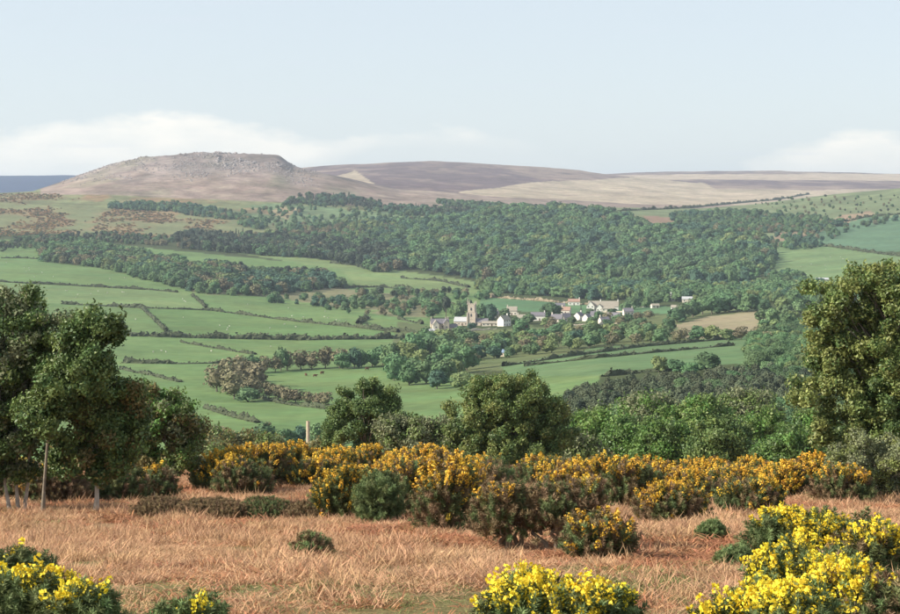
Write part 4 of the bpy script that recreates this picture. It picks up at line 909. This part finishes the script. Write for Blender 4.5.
def spray(seed, n=26, leaf=.052, rad=.25):
    r = np.random.default_rng(seed); t = r.uniform(0, 1, n)
    d = unit(r.normal(size=(n, 3))); c = np.stack([d[:, 0] * rad * .6, d[:, 1] * rad * .6, (t - .35) * rad * 1.5 + d[:, 2] * .05], 1)
    v, q = quads(c, d + [0, 0, .5] + .5 * r.normal(size=d.shape), leaf * r.uniform(.7, 1.25, n), .55, 'rhomb', r)
    tw_ = np.array([(-.004, 0, -rad * .6), (.004, 0, -rad * .6), (0, .003, rad)]); return np.concatenate([v, tw_]), [q, np.array([[4 * n, 4 * n + 1, 4 * n + 2]])]
SPR = [spray(200 + i) for i in range(4)]
def rot_to(d, r):
    """euler angles turning +Z to d with a random spin"""
    out_ = np.zeros((len(d), 3))
    out_[:, 0] = 0; phi = np.arctan2(d[:, 1], d[:, 0]); th = np.arccos(np.clip(d[:, 2], -1, 1))
    out_[:, 1] = th; out_[:, 2] = phi; return out_
def big_tree(name, px, row, D, ells, label, cat, mats2, clumps=90, per=22, ls=1.0, cr=.5, stems=((0, 0),), sr=.11, bark=None, depth=.9, seed=1, group=None, zbase=None, stem_to=None, drop=.15):
    """ells: crown masses as (image x, image y, half width, half height) at distance D"""
    r = np.random.default_rng(seed); k = D / F
    x0 = (px - 450) * k; z0 = gz1(x0, D); t = empty(name, (x0, D, z0)); tag(t, label, cat, group)
    E = [((cx - px) * k, 0, -(cy - YH) * k - z0, rx * k, rz * k) for cx, cy, rx, rz in ells]
    vol = np.array([e[3] ** 2 * e[4] for e in E]) ** .8; ne = np.maximum(3, (clumps * vol / vol.sum())).astype(int); C = []; Cn = []
    for e, n in zip(E, ne):
        d = unit(r.normal(size=(n, 3))); q = r.uniform(.22, 1.28, (n, 1)) ** .5
        C.append(d * q * [e[3], e[3] * depth, e[4]] * .88 + [e[0], 0, e[2]]); Cn.append(d)
    C = np.concatenate(C); Cn = np.concatenate(Cn)
    ok = C[:, 2] > .25; C = C[ok]; Cn = Cn[ok]; m_ = len(C)
    crr = cr * .88 * r.uniform(.5, 1.4, m_)
    P = (C[:, None] + unit(r.normal(size=(m_, per, 3))) * r.uniform(.15, 1, (m_, per, 1)) ** .6 * crr[:, None, None] * [1, 1, .72]).reshape(-1, 3)
    d = unit(np.repeat(Cn, per, 0) * .7 + .8 * r.normal(size=P.shape) + [0, 0, .35])
    ok = P[:, 2] > .1; P = P[ok]; d = d[ok]; n = len(P)
    w = r.choice(len(mats2), n, p=np.array([1.6] + [1.0] * (len(mats2) - 1)) / (len(mats2) + .6)) if len(mats2) > 1 else np.zeros(n, int)
    # leaf kinds change by bough
    cl = np.repeat(r.integers(0, len(mats2), m_), per)[ok]; w = np.where(r.uniform(size=n) < .6, cl, w)
    protos = []; 
    for j in range(len(mats2)): protos += [(v, f, j) for v, f in SPR[:3]]
    tag(scatter('crown', protos, P, rot_to(d, r), ls * r.uniform(.75, 1.25, n), w * 3 + r.integers(0, 3, n), list(mats2), t), kind='stuff')
    # trunk with limbs reaching into the boughs
    top = max(e[2] for e in E)
    for si, (sx, lean) in enumerate(stems):
        tb = MB(); hx = stem_to if stem_to is not None else top * .95; npt = 7; zz = np.linspace(-.15, hx, npt)
        X = sx + lean * (zz / hx).clip(0) ** 1.3 + .05 * np.cumsum(r.normal(size=npt)) * (zz > .2); Yq = r.normal() * .1 + .05 * np.cumsum(r.normal(size=npt)) * (zz > .2)
        rad = sr * (1 - .8 * (zz / hx).clip(0, 1)) * (1 + .5 * np.exp(-zz.clip(0) * 6)); tr_ = np.stack([X, Yq, zz], 1); tb.tube(tr_, rad, 9)
        own = [i for i in range(m_) if i % len(stems) == si]
        for i in own[:38]:
            zb = np.clip(C[i, 2] * r.uniform(.40, .8) - .25 * np.hypot(C[i, 0] - sx, C[i, 1]), hx * .40, hx * .92); b = np.array([np.interp(zb, zz, X), np.interp(zb, zz, Yq), zb]); e_ = C[i]
            mid = b * .5 + e_ * .5 + [0, 0, .12 * np.linalg.norm(e_ - b)] + r.normal(size=3) * .08; rb_ = np.interp(zb, zz, rad) * .5
            tb.tube([b, b * .45 + mid * .55 + r.normal(size=3) * .04, mid, e_ * .7 + mid * .3, e_], [rb_, rb_ * .75, rb_ * .5, rb_ * .3, .006], 5)
        tb.obj('trunk', bark or M_oakb, t, True)
    return t
# left group
big_tree('birch_tree', 14, 516, 46.5, [(2, 345, 52, 50), (-35, 400, 60, 70), (35, 395, 44, 52), (62, 335, 30, 24), (2, 440, 42, 34), (-20, 470, 30, 20), (34, 462, 20, 16), (30, 312, 26, 20)], 'large olive-green birch with pale forked stems at the left edge', 'tree', (M_olive, M_dark, M_greyg), 225, 22, 1.0, .30,
         ((-.06, -.9), (.10, .35), (.22, .9)), .045, M_birch, seed=3)
big_tree('birch_tree', 42, 519, 45, [(72, 368, 34, 36), (48, 415, 30, 24), (94, 330, 22, 16)], 'slender dark leaning tree between the pale birch and the straight trunk', 'tree', (M_dark, M_olive), 75, 20, 1.0, .30, ((0, .5),), .048, M_oakb, seed=4)
big_tree('tree', 95, 517, 46, [(96, 395, 32, 36), (118, 428, 30, 30), (76, 452, 24, 24), (108, 462, 20, 18), (130, 392, 15, 12)], 'dark tree with a straight whitish trunk right of the left birch', 'tree', (M_dark, M_olive, M_rust), 115, 20, 1.0, .29, ((0, .2),), .065, M_birch, seed=5)
big_tree('tree', 170, 492, 62, [(166, 420, 26, 28), (138, 432, 24, 30), (134, 460, 18, 18), (178, 460, 18, 16), (186, 432, 18, 26), (152, 400, 16, 12)], 'lighter green small tree at the right of the left group', 'tree', (M_bright, M_olive, M_greyg, M_rust), 115, 18, 1.1, .28, ((0, -.2),), .055, M_birch, seed=6)
# centre trees beyond the brow
big_tree('tree', 510, 486, 112, [(508, 405, 42, 38), (475, 425, 32, 38), (545, 428, 30, 42), (510, 448, 58, 32)], 'broad rounded olive-green tree in the centre beyond the gorse', 'tree', (M_gold, M_olive, M_dark, M_olive), 300, 20, 1.5, .52, ((0, 0),), .26, seed=11)
big_tree('tree', 367, 474, 118, [(366, 402, 30, 22), (350, 428, 28, 28), (388, 424, 26, 28)], 'smaller dark green tree left of the centre tree', 'tree', (M_dark, M_olive), 120, 22, 1.5, .50, ((0, 0),), .2, seed=12)
big_tree('shrub', 412, 474, 112, [(404, 436, 32, 20), (430, 446, 26, 20)], 'low grey-green shrub between the two centre trees', 'shrub', (M_greyg, M_olive), 60, 18, 1.9, .62, ((0, 0),), .12, seed=13)
big_tree('shrub', 455, 474, 124, [(455, 440, 26, 22)], 'soft grey-green shrub close against the left of the centre tree', 'shrub', (M_greyg, M_greyg), 36, 18, 1.9, .62, ((0, 0),), .12, seed=14)
# right hand tree
big_tree('tree', 882, 512, 60, [(882, 278, 28, 24), (862, 300, 30, 30), (828, 312, 28, 30), (905, 320, 50, 46), (862, 335, 40, 24), (832, 346, 24, 22), (880, 354, 50, 22), (840, 368, 34, 18), (900, 372, 50, 30), (862, 398, 46, 30), (812, 392, 26, 16), (900, 430, 54, 34), (840, 432, 30, 20), (955, 350, 60, 80)], 'tall golden-olive tree filling the right edge of the view', 'tree', (M_gold, M_olive, M_gold, M_dark), 400, 19, 1.15, .32, ((0, .3), (.5, .9)), .17, seed=21)
big_tree('shrub', 872, 522, 55, [(872, 464, 44, 32), (905, 478, 44, 54), (843, 478, 26, 26), (870, 500, 40, 26)], 'grey-green willow shrub under the big right tree', 'shrub', (M_greyg, M_greyg, M_gold), 170, 20, .8, .32, ((0, 0), (.3, .3), (-.3, -.3)), .05, seed=22)
RT = [(596, 170, 428, 24, 20, (M_bright, M_olive), 'bright green tree immediately right of the centre tree'),
      (632, 150, 436, 26, 22, (M_bright, M_dark), 'second bright green tree right of the centre tree, above dark gorse'),
      (664, 140, 440, 22, 20, (M_dark, M_bright), 'darker green tree above the left part of the right gorse line'),
      (700, 165, 420, 32, 22, (M_olive, M_bright), 'wide olive green tree in the middle of the right hand row'),
      (722, 135, 442, 30, 20, (M_olive, M_dark), 'olive green tree standing low in front of the right row'),
      (760, 150, 432, 28, 24, (M_bright, M_olive), 'green tree left of the lower boughs of the big right tree'),
      (790, 128, 446, 26, 20, (M_bright, M_dark), 'deep green bushy tree under the left boughs of the big right tree'),
      (822, 150, 432, 26, 24, (M_olive, M_bright), 'green tree half hidden behind the big right tree'),
      (578, 125, 452, 18, 14, (M_greyg, M_olive), 'small grey-green bush at the right foot of the centre tree'),
      (650, 190, 412, 28, 16, (M_greyg, M_bright), 'pale green tree at the back of the right row under the plantation'),
      (745, 190, 408, 30, 16, (M_olive, M_greyg), 'pale olive tree at the back of the right row under the plantation')]
for i, (px, D, cy, rx, rz, ms, lab) in enumerate(RT):
    big_tree('tree', px, 0, D, [(px, cy, rx, rz), (px - rx * .5, cy + rz * .7, rx * .7, rz * .8), (px + rx * .5, cy + rz * .8, rx * .7, rz * .8)], lab, 'tree', ms, 75, 16, D / 60, .0058 * D, ((0, 0),), .14, seed=40 + i)
for i, (px, D, cy, rx, rz, lab) in enumerate([(205, 125, 440, 22, 14, 'grey-green scrub bush right of the left tree group'), (236, 135, 441, 20, 12, 'low olive scrub bush behind the left gorse'), (268, 130, 446, 18, 10, 'low scrub bush left of the pale post'),
                                              (322, 128, 450, 18, 12, 'small scrub bush right of the pale post'), (215, 110, 455, 16, 12, 'brownish scrub bush behind the leftmost gorse')]):
    big_tree('shrub', px, 0, D, [(px, cy + 4, rx, rz), (px + 6, cy + 14, rx, rz)], lab, 'shrub', (M_greyg, M_olive, M_rust), 40, 16, D / 62, .006 * D, ((0, 0),), .06, seed=60 + i)

# ------------------------------------------------------------------ gorse
M_gs = mat('gorse_spines', (.130, .165, .065), .3, 2, rnd=.3, hue=.03, rough=.7, leaf=.08)
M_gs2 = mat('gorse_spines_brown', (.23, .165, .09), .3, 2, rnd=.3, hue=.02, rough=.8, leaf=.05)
M_gs3 = mat('gorse_spines_fresh', (.165, .225, .09), .3, 2, rnd=.3, hue=.02, rough=.8, leaf=.08)
M_fy = mat('gorse_flowers_lemon', (.84, .66, .05), .1, 3, rnd=.12, hue=.008, rough=.6, leaf=.15)
M_fo = mat('gorse_flowers_golden', (.66, .41, .050), .2, 3, rnd=.3, hue=.012, rough=.7, leaf=.1)
M_gst = mat('gorse_stems', (.23, .18, .13), .3, 6)
def sprig(seed, n=95, wd=.026):
    r = np.random.default_rng(seed); t = r.uniform(.0, 1, n); a = r.uniform(0, 6.28, n); up = r.uniform(.35, 1.0, n)
    base = np.stack([.03 * np.cos(a), .03 * np.sin(a), t], 1); d = unit(np.stack([np.cos(a), np.sin(a), up], 1)); tip = base + d * (.34 * (1.15 - t * .6))[:, None]
    s = unit(np.cross(d, r.normal(size=d.shape))) * wd
    V = np.concatenate([base - s, base + s, tip]); i = np.arange(n); T = [np.stack([i, i + n, i + 2 * n], 1)]
    st = np.array([(-.018, 0, -.3), (.018, 0, -.3), (0, 0, 1.05)]); return np.concatenate([V, st]), [np.concatenate([T[0], [[3 * n, 3 * n + 1, 3 * n + 2]]])]
def flower(seed, n=40, sz=.062):
    r = np.random.default_rng(seed); z = r.uniform(.1, 1.15, n); a = r.uniform(0, 6.28, n); rad = .17 * (1.15 - z * .45)
    c = np.stack([rad * np.cos(a), rad * np.sin(a), z], 1); d = np.stack([np.cos(a), np.sin(a), r.uniform(-.2, 1, n)], 1)
    v, q = quads(c, d + .5 * r.normal(size=d.shape), sz * r.uniform(.7, 1.3, n), .8, 'q', r); return v, [q]
GP = [sprig(300 + i) for i in range(3)]; FP = [flower(320 + i) for i in range(3)]
def gorse(px, base, top, wpx, fl, label, tone=(0,), fm=None, seed=1, D=None, legs=0, sz=None, name='gorse_bush', cat='gorse bush', lumps=None, dens=1.0, fpatch=0.0, group=None):
    """dome of spiny shoots round a few boughs; fl = share of shoots in flower"""
    r = np.random.default_rng(seed)
    if D is None: x, D, z = hit(px, base, 12, 118)
    else: x = (px - 450) / F * D; z = gz1(x, D)
    if D > 40 and cat == 'gorse bush' and base < 530 and px > 200: wpx = wpx * 1.15
    k = D / F; w = wpx * k; h = max((-(top - YH) * k) - z, .45 if cat == 'gorse bush' else .28); t = empty(name, (x, D, z)); tag(t, label, cat, group)
    s = sz or np.clip(.19 + .0028 * D, .2, .42)
    h = max(h - s * (1.15 if D < 32 else .35), .32 if cat == 'gorse bush' else .16); nl = lumps or max(5, int(w / .45)); LP = [(0, 0, h * .38, w * .34, h * .48)]
    for i in range(nl):
        a = r.uniform(0, 6.28); q = r.uniform(.25, 1) ** .7; rad = w * r.uniform(.14, .24); lx = math.cos(a) * q * (w * .5 - rad * .8); ly = math.sin(a) * q * (w * .36)
        hh = h * r.uniform(.62, 1.0) * (1 - .30 * (abs(lx) / (w * .5)) ** 2); rz_ = min(rad * r.uniform(.7, 1.0), hh * .6); LP.append((lx, ly, hh - rz_, rad, rz_))
    P = []; Dr = []; Fz = []
    for li, (lx, ly, lz, rad, rz) in enumerate(LP):
        n = int(dens * 3.6 * (rad * rad * 12) / (s * s)) ; n = min(max(n, 30), 900)
        d = unit(r.normal(size=(n, 3))); d[:, 2] = np.where(d[:, 2] < -.45, -d[:, 2], d[:, 2]); q = r.uniform(.62, 1.02, (n, 1))
        P.append(d * q * [rad, rad * .9, rz] + [lx, ly, lz]); Dr.append(d); Fz.append(np.full(n, r.uniform()))
        if not legs and li:                                        # skirts down to the ground
            n2 = n // 2; a = r.uniform(0, 6.28, n2); zz = r.uniform(0, max(lz, .1), n2); q2 = rad * r.uniform(.6, 1, n2)
            P.append(np.stack([lx + np.cos(a) * q2, ly + np.sin(a) * q2 * .9, zz], 1)); Dr.append(np.stack([np.cos(a), np.sin(a), np.full(n2, .5)], 1)); Fz.append(np.full(n2, -1.0))
    P = np.concatenate(P); Dr = unit(np.concatenate(Dr)); Fz = np.concatenate(Fz)
    if not legs:
        n2 = len(P) // 5; a = r.uniform(0, 6.28, n2); q2 = np.sqrt(r.uniform(.3, 1, n2)); P = np.concatenate([P, np.stack([np.cos(a) * q2 * w * .46, np.sin(a) * q2 * w * .34, r.uniform(0, h * .4, n2)], 1)]); Dr = np.concatenate([Dr, unit(np.stack([np.cos(a), np.sin(a), a * 0 + .6], 1))]); Fz = np.r_[Fz, np.full(n2, -1.)]
    P[:, 2] = np.maximum(P[:, 2], .02)
    wd_ = unit(Dr * .8 + [0, 0, .75] + .35 * r.normal(size=Dr.shape)); n = len(P)
    tm = [(M_gs, M_gs2, M_gs3)[i] for i in tone]; pr = []
    for j in range(len(tm)): pr += [(v, f, j) for v, f in GP]
    pn = fbm(P[:, 0] / (w * .3) + seed, P[:, 2] / (w * .3) + P[:, 1], 2, seed)
    tv = np.clip(((pn + .5) * len(tm)).astype(int) + r.integers(-1, 2, n), 0, len(tm) - 1)
    tag(scatter('foliage', pr, P, rot_to(wd_, r), s * r.uniform(.75, 1.3, n), tv * 3 + r.integers(0, 3, n), tm, t), kind='stuff')
    if fl > 0:
        score = Dr[:, 2] * .55 + P[:, 2] / h * .7 - Dr[:, 0] * .18 - Dr[:, 1] * .1 + fbm(P[:, 0] / (w * .16 + .2) + seed, P[:, 2] / (w * .16 + .2) + P[:, 1] * 2, 3, seed + 5) * (1.5 + fpatch); score[Fz < 0] -= .5
        score += .25 * r.normal(size=n); th = np.quantile(score, 1 - fl * ((1.25 if seed % 3 == 1 else .8) if fm is M_fo else .85)); m_ = score > th; pf = P[m_]; df = wd_[m_]; nf = len(pf)
        tag(scatter('flowers', [(v, f, 0) for v, f in FP], pf + df * s * .3, rot_to(df, r), s * r.uniform(.6, 1.1, nf), r.integers(0, 3, nf), [fm or M_fo], t), kind='stuff')
    nst = legs or 5
    for i in range(nst):
        tb = MB(); a = r.uniform(0, 6.28); lx, ly, lz, rad, rz = LP[1 + i % (len(LP) - 1)]; bx_ = lx * (.55 if legs else .3)
        by = -abs(ly) * .4 if legs else ly * .3; sr_ = .045 if legs else .03
        tb.tube([(bx_, by, -.1), (bx_ + r.normal() * .05, by, lz * .3), (bx_ * .5 + lx * .5 + r.normal() * .12, by * .5 + ly * .5, lz * .62), (lx, ly, lz)], [sr_ * 1.2, sr_, sr_ * .8, sr_ * .4], 6)
        for j in range(3 if legs else 1):
            e_ = np.array([lx, ly, lz]) + r.normal(size=3) * rad * .6; b = np.array([bx_ * .5 + lx * .5, by * .5 + ly * .5, lz * .55]); tb.tube([b, (b + e_) / 2 + r.normal(size=3) * .06, e_], [sr_ * .5, sr_ * .35, .006], 4)
        tb.obj('stem', M_gst, t, True)
    return t
GL = [
    # px, base, top, width, flower share, tone, flower material, kwargs, label
    (226, 492, 452, 62, .34, (0, 2), M_fo, {}, 'leftmost yellow gorse bush of the line behind the heath'),
    (262, 488, 444, 56, .42, (0, 1), M_fo, {}, 'tall golden gorse bush left of the pale post'),
    (292, 484, 443, 40, .36, (1, 0), M_fo, {}, 'golden gorse bush directly below the pale post'),
    (330, 483, 452, 50, .34, (0, 2), M_fo, {}, 'flowering gorse bush right of the pale post'),
    (365, 478, 449, 44, .34, (1, 0), M_fo, {}, 'gorse bush below the smaller dark green tree'),
    (341, 519, 470, 44, .58, (0,), M_fo, {}, 'dense bright yellow gorse bush standing forward on the grass left of centre'),
    (378, 523, 476, 44, .0, (2, 0), None, {}, 'plain green gorse bush without flowers beside the bright yellow one'),
    (404, 480, 452, 50, .36, (1, 0), M_fo, {}, 'flowering gorse low against the grey-green shrub'),
    (415, 519, 462, 50, .22, (0, 2, 1), M_fo, {}, 'olive gorse bush with a few flowers near the middle'),
    (450, 529, 459, 74, .28, (0, 1), M_fo, {}, 'large brown-green gorse bush with yellow crest near the middle'),
    (432, 482, 447, 46, .44, (0, 1), M_fo, {}, 'yellow-topped gorse crest behind the large brown-green bush'),
    (480, 486, 458, 50, .10, (0, 2), M_fo, {}, 'dull green gorse in front of the centre tree'),
    (508, 548, 470, 84, .03, (1, 1, 0), M_fo, {'legs': 8}, 'leggy old brown gorse with bare stems in the middle'),
    (556, 552, 462, 94, .05, (1, 1, 0), M_fo, {'legs': 9}, 'tall old brown gorse thinly leaved, right of the leggy one'),
    (596, 559, 503, 62, .20, (0, 1), M_fo, {}, 'dark gorse bush with scattered flowers at the end of the old gorse'),
    (540, 488, 458, 60, .06, (1, 0), M_fo, {}, 'brownish gorse at the foot of the centre tree'),
    (592, 500, 456, 56, .16, (1, 0), M_fo, {}, 'dark gorse right of the centre tree'),
    (626, 508, 459, 58, .22, (0, 1), M_fo, {}, 'dark green gorse with orange-yellow flowers left of the right clearing'),
    (668, 525, 486, 66, .18, (0, 1), M_fo, {}, 'rounded dark gorse bush at the left of the right clearing'),
    (660, 497, 463, 50, .36, (0, 1), M_fo, {}, 'golden gorse behind the rounded dark bush'),
    (690, 506, 472, 40, .44, (0, 1), M_fo, {}, 'upright golden gorse right of the rounded dark bush'),
    (712, 492, 464, 60, .30, (0, 1), M_fo, {}, 'low wide gorse in the middle of the right hand line'),
    (752, 494, 461, 60, .32, (1, 0), M_fo, {}, 'golden brown gorse right of the middle of the right line'),
    (245, 494, 462, 50, .10, (1, 0), M_fo, {}, 'low brownish gorse in front of the two leftmost golden bushes'),
    (318, 488, 462, 50, .16, (1, 0), M_fo, {}, 'low brown gorse right below the pale post in front of the golden ones'),
    (388, 492, 466, 50, .30, (1, 0), M_fo, {}, 'short golden-brown gorse just left of the olive bushes'),
    (482, 500, 464, 60, .12, (1, 1, 0), M_fo, {}, 'brown gorse filling the belt left of the leggy one'),
    (572, 506, 468, 56, .14, (1, 0), M_fo, {}, 'brown gorse filling the belt behind the tall old one'),
    (640, 492, 462, 56, .30, (1, 0), M_fo, {}, 'golden-brown gorse filling the belt behind the right clearing'),
    (735, 500, 470, 56, .26, (1, 0), M_fo, {}, 'golden-brown gorse filling the middle of the right line'),
    (782, 498, 466, 56, .30, (1, 0), M_fo, {}, 'golden-brown gorse just left of the bright golden one at right'),
    (808, 496, 458, 56, .42, (0, 1), M_fo, {}, 'bright golden gorse under the left edge of the big right tree'),
    (842, 504, 466, 52, .20, (0, 1), M_fo, {}, 'gorse in front of the grey-green willow shrub'),
    (748, 514, 482, 56, .12, (1, 0), M_fo, {}, 'brown-green gorse mound behind the lemon yellow bushes'),
    (775, 556, 503, 62, .42, (0, 2), M_fy, {'fpatch': .6}, 'lemon yellow gorse on the left of the big right clump'),
    (818, 560, 497, 70, .42, (0, 2), M_fy, {'fpatch': .6}, 'lemon yellow gorse at the top of the big right clump'),
    (872, 580, 512, 84, .42, (0, 1, 2), M_fy, {'fpatch': .6}, 'lemon yellow gorse at the right edge of the big right clump'),
    (800, 602, 538, 90, .40, (0, 2), M_fy, {'fpatch': .8}, 'lemon yellow gorse in the middle of the big right clump'),
    (860, 640, 556, 120, .26, (0, 1, 2), M_fy, {'fpatch': 1.0}, 'thinly flowered gorse at the bottom right corner'),
    (745, 650, 588, 96, .40, (0, 2), M_fy, {'fpatch': .8}, 'lemon yellow gorse cut by the bottom edge left of the big right clump'),
    (798, 660, 578, 80, .30, (0, 2), M_fy, {'fpatch': .8}, 'part flowered green gorse at the bottom edge below the big right clump'),
    (520, 655, 566, 84, .46, (0, 2), M_fy, {'fpatch': .7}, 'bright lemon yellow gorse at the bottom edge, left part of the centre clump'),
    (588, 655, 570, 96, .46, (0, 2), M_fy, {'fpatch': .7}, 'bright lemon yellow gorse at the bottom edge, right part of the centre clump'),
    (24, 640, 556, 96, .19, (0, 0, 2), M_fy, {'fpatch': .8}, 'dark gorse with scattered yellow flowers in the bottom left corner'),
    (84, 648, 574, 70, .16, (0, 0, 2), M_fy, {'fpatch': .8}, 'gorse with a taller yellow tip right of the bottom left corner bush'),
    (190, 655, 610, 60, .04, (0, 2), M_fy, {'fpatch': .6}, 'low green gorse sprigs at the bottom edge left of middle'),
    (16, 590, 550, 50, .02, (0,), M_fy, {}, 'dark green flowerless gorse behind the bottom left corner bush'),
    (58, 503, 464, 70, .08, (1, 1, 0), M_fo, {}, 'brown shadowed gorse under the left birches'),
    (116, 502, 466, 66, .08, (1, 0), M_fo, {}, 'dark rusty gorse behind the straight whitish trunk'),
    (160, 517, 507, 60, .0, (1,), None, {'sz': .16}, 'low dark clumps added as tree shade right under the left trees'),  # row of brown clumps added to strengthen the left trees' weak cast shadow
    (212, 518, 509, 66, .0, (1,), None, {'sz': .16}, 'low dark clumps added as tree shade in the middle of the grass at left'),
    (266, 518, 509, 62, .0, (1, 0), None, {'sz': .16}, 'low dark clumps added as tree shade left of the bright yellow bush'),
    (308, 520, 511, 50, .0, (1,), None, {'sz': .16}, 'low dark clumps added as tree shade touching the bright yellow bush'),
    (18, 500, 466, 64, .06, (1, 0), M_fo, {}, 'brown gorse behind the pale birch stems'),
    (152, 499, 470, 46, .06, (1, 0), M_fo, {}, 'low rusty gorse under the light green left tree'),
]
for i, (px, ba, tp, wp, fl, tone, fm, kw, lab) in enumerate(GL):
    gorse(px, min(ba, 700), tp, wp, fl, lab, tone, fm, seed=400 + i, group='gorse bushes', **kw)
gorse(314, 558, 530, 34, 0, 'small brown weedy bush alone on the dry grass', (1, 2), None, seed=480, name='shrub', cat='shrub', dens=.35, sz=.2, group='low shrubs')
for i, (px, ba, tp, wp, lab) in enumerate([(712, 540, 527, 24, 'tiny green shrub on the grass below the right clearing'), (200, 512, 503, 18, 'tiny green shrub near the shadow of the left trees'), (735, 566, 548, 26, 'small green shrub left of the lemon yellow clump')]):
    gorse(px, ba, tp, wp, 0, lab, (2,), None, seed=490 + i, name='shrub', cat='shrub', dens=.3, sz=.18, group='low shrubs')

# ------------------------------------------------------------------ dry grass and bracken
def tuft(seed, n, h, w, lean, wid, curl=.12):
    r = np.random.default_rng(seed); a = r.uniform(0, 6.28, n); q = r.uniform(0, w, n); b = np.stack([np.cos(a) * q, np.sin(a) * q, np.zeros(n)], 1)
    az_ = r.uniform(0, 6.28, n); ln = lean * r.uniform(.2, 1.4, n); hh = h * r.uniform(.5, 1.15, n)
    d = np.stack([np.cos(az_) * ln, np.sin(az_) * ln, np.ones(n)], 1); m1_ = b + unit(d) * hh[:, None] * .55
    e_ = m1_ + unit(d * [1 + curl * 2, 1 + curl * 2, .8]) * hh[:, None] * .5; s = unit(np.cross(d, r.normal(size=d.shape))) * wid
    V = np.concatenate([b - s, b + s, m1_ + s * .8, m1_ - s * .8, e_]); i = np.arange(n)
    return V, [np.stack([i, i + n, i + 2 * n, i + 3 * n], 1), np.stack([i + 3 * n, i + 2 * n, i + 4 * n], 1)]
M_straw = mat('dry_grass', (.50, .310, .180), .3, 2, rnd=.36, hue=.012, rough=.9, leaf=.15)
M_brk = mat('red_bracken', (.35, .165, .085), .3, 2, rnd=.3, hue=.012, rough=.9, leaf=.15)
M_grn = mat('short_turf', (.19, .20, .075), .3, 2, rnd=.3, hue=.03, rough=.9, leaf=.15)
PR = [(*tuft(500, 46, .19, .17, .6, .0036), 0), (*tuft(501, 46, .14, .20, .9, .0042), 0), (*tuft(502, 24, .30, .15, .45, .004), 0), (*tuft(503, 40, .16, .20, 1.4, .007, .5), 1), (*tuft(504, 36, .12, .2, 1.6, .008, .5), 1),
      (*tuft(505, 50, .07, .18, .8, .005), 2), (*tuft(506, 50, .11, .16, .7, .005), 2)]
Pg = []
def field(d0, d1, dens):
    n = int(.27 * 2 * .5 * (d1 ** 2 - d0 ** 2) * dens * 1.12); D = np.sqrt(rng.uniform(d0 ** 2, d1 ** 2, n)); X = rng.uniform(-.285, .285, n) * D
    Pg.append(np.stack([X, D], 1))
field(13, 24, 80); field(24, 40, 62); field(40, 65, 30); field(65, 110, 8)
P = np.concatenate(Pg); Z = gz(P[:, 0], P[:, 1]); g, rd = heath_mix(P[:, 0], P[:, 1]); n = len(P)
u = rng.uniform(size=n); isg = u < g * .85; isr = (~isg) & (rng.uniform(size=n) < .15 + rd * 1.0)
pq, qq = to_px(P[:, 0], P[:, 1], Z); strip = (pq > 128) & (pq < 335) & (qq > 506) & (qq < 520) & (rng.uniform(size=n) < .9)  # grass thinned where the added shade clumps stand
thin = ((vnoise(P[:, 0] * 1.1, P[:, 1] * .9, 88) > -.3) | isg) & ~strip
var = np.where(isg, rng.integers(5, 7, n), np.where(isr, rng.integers(3, 5, n), rng.integers(0, 3, n)))
sc_ = (1 + .012 * P[:, 1]) * rng.uniform(.7, 1.25, n) * (1 + .5 * fbm(P[:, 0] / 2, P[:, 1] / 2, 2, 91)) * np.where(isg, .8, 1)
scl = np.stack([sc_ * 1.1, sc_ * 1.1, sc_ * np.where(P[:, 1] > 30, .42, .34) * (1 + 1.5 * vnoise(P[:, 0] / .7, P[:, 1] / .9, 93)).clip(.4, 2)], 1); rot = np.stack([rng.normal(0, .12, n), rng.normal(0, .12, n), rng.uniform(0, 6.28, n)], 1)
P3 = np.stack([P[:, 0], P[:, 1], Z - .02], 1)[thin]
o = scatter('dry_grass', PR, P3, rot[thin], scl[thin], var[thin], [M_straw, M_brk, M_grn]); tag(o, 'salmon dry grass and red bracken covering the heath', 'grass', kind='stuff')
print('tufts', len(P3))
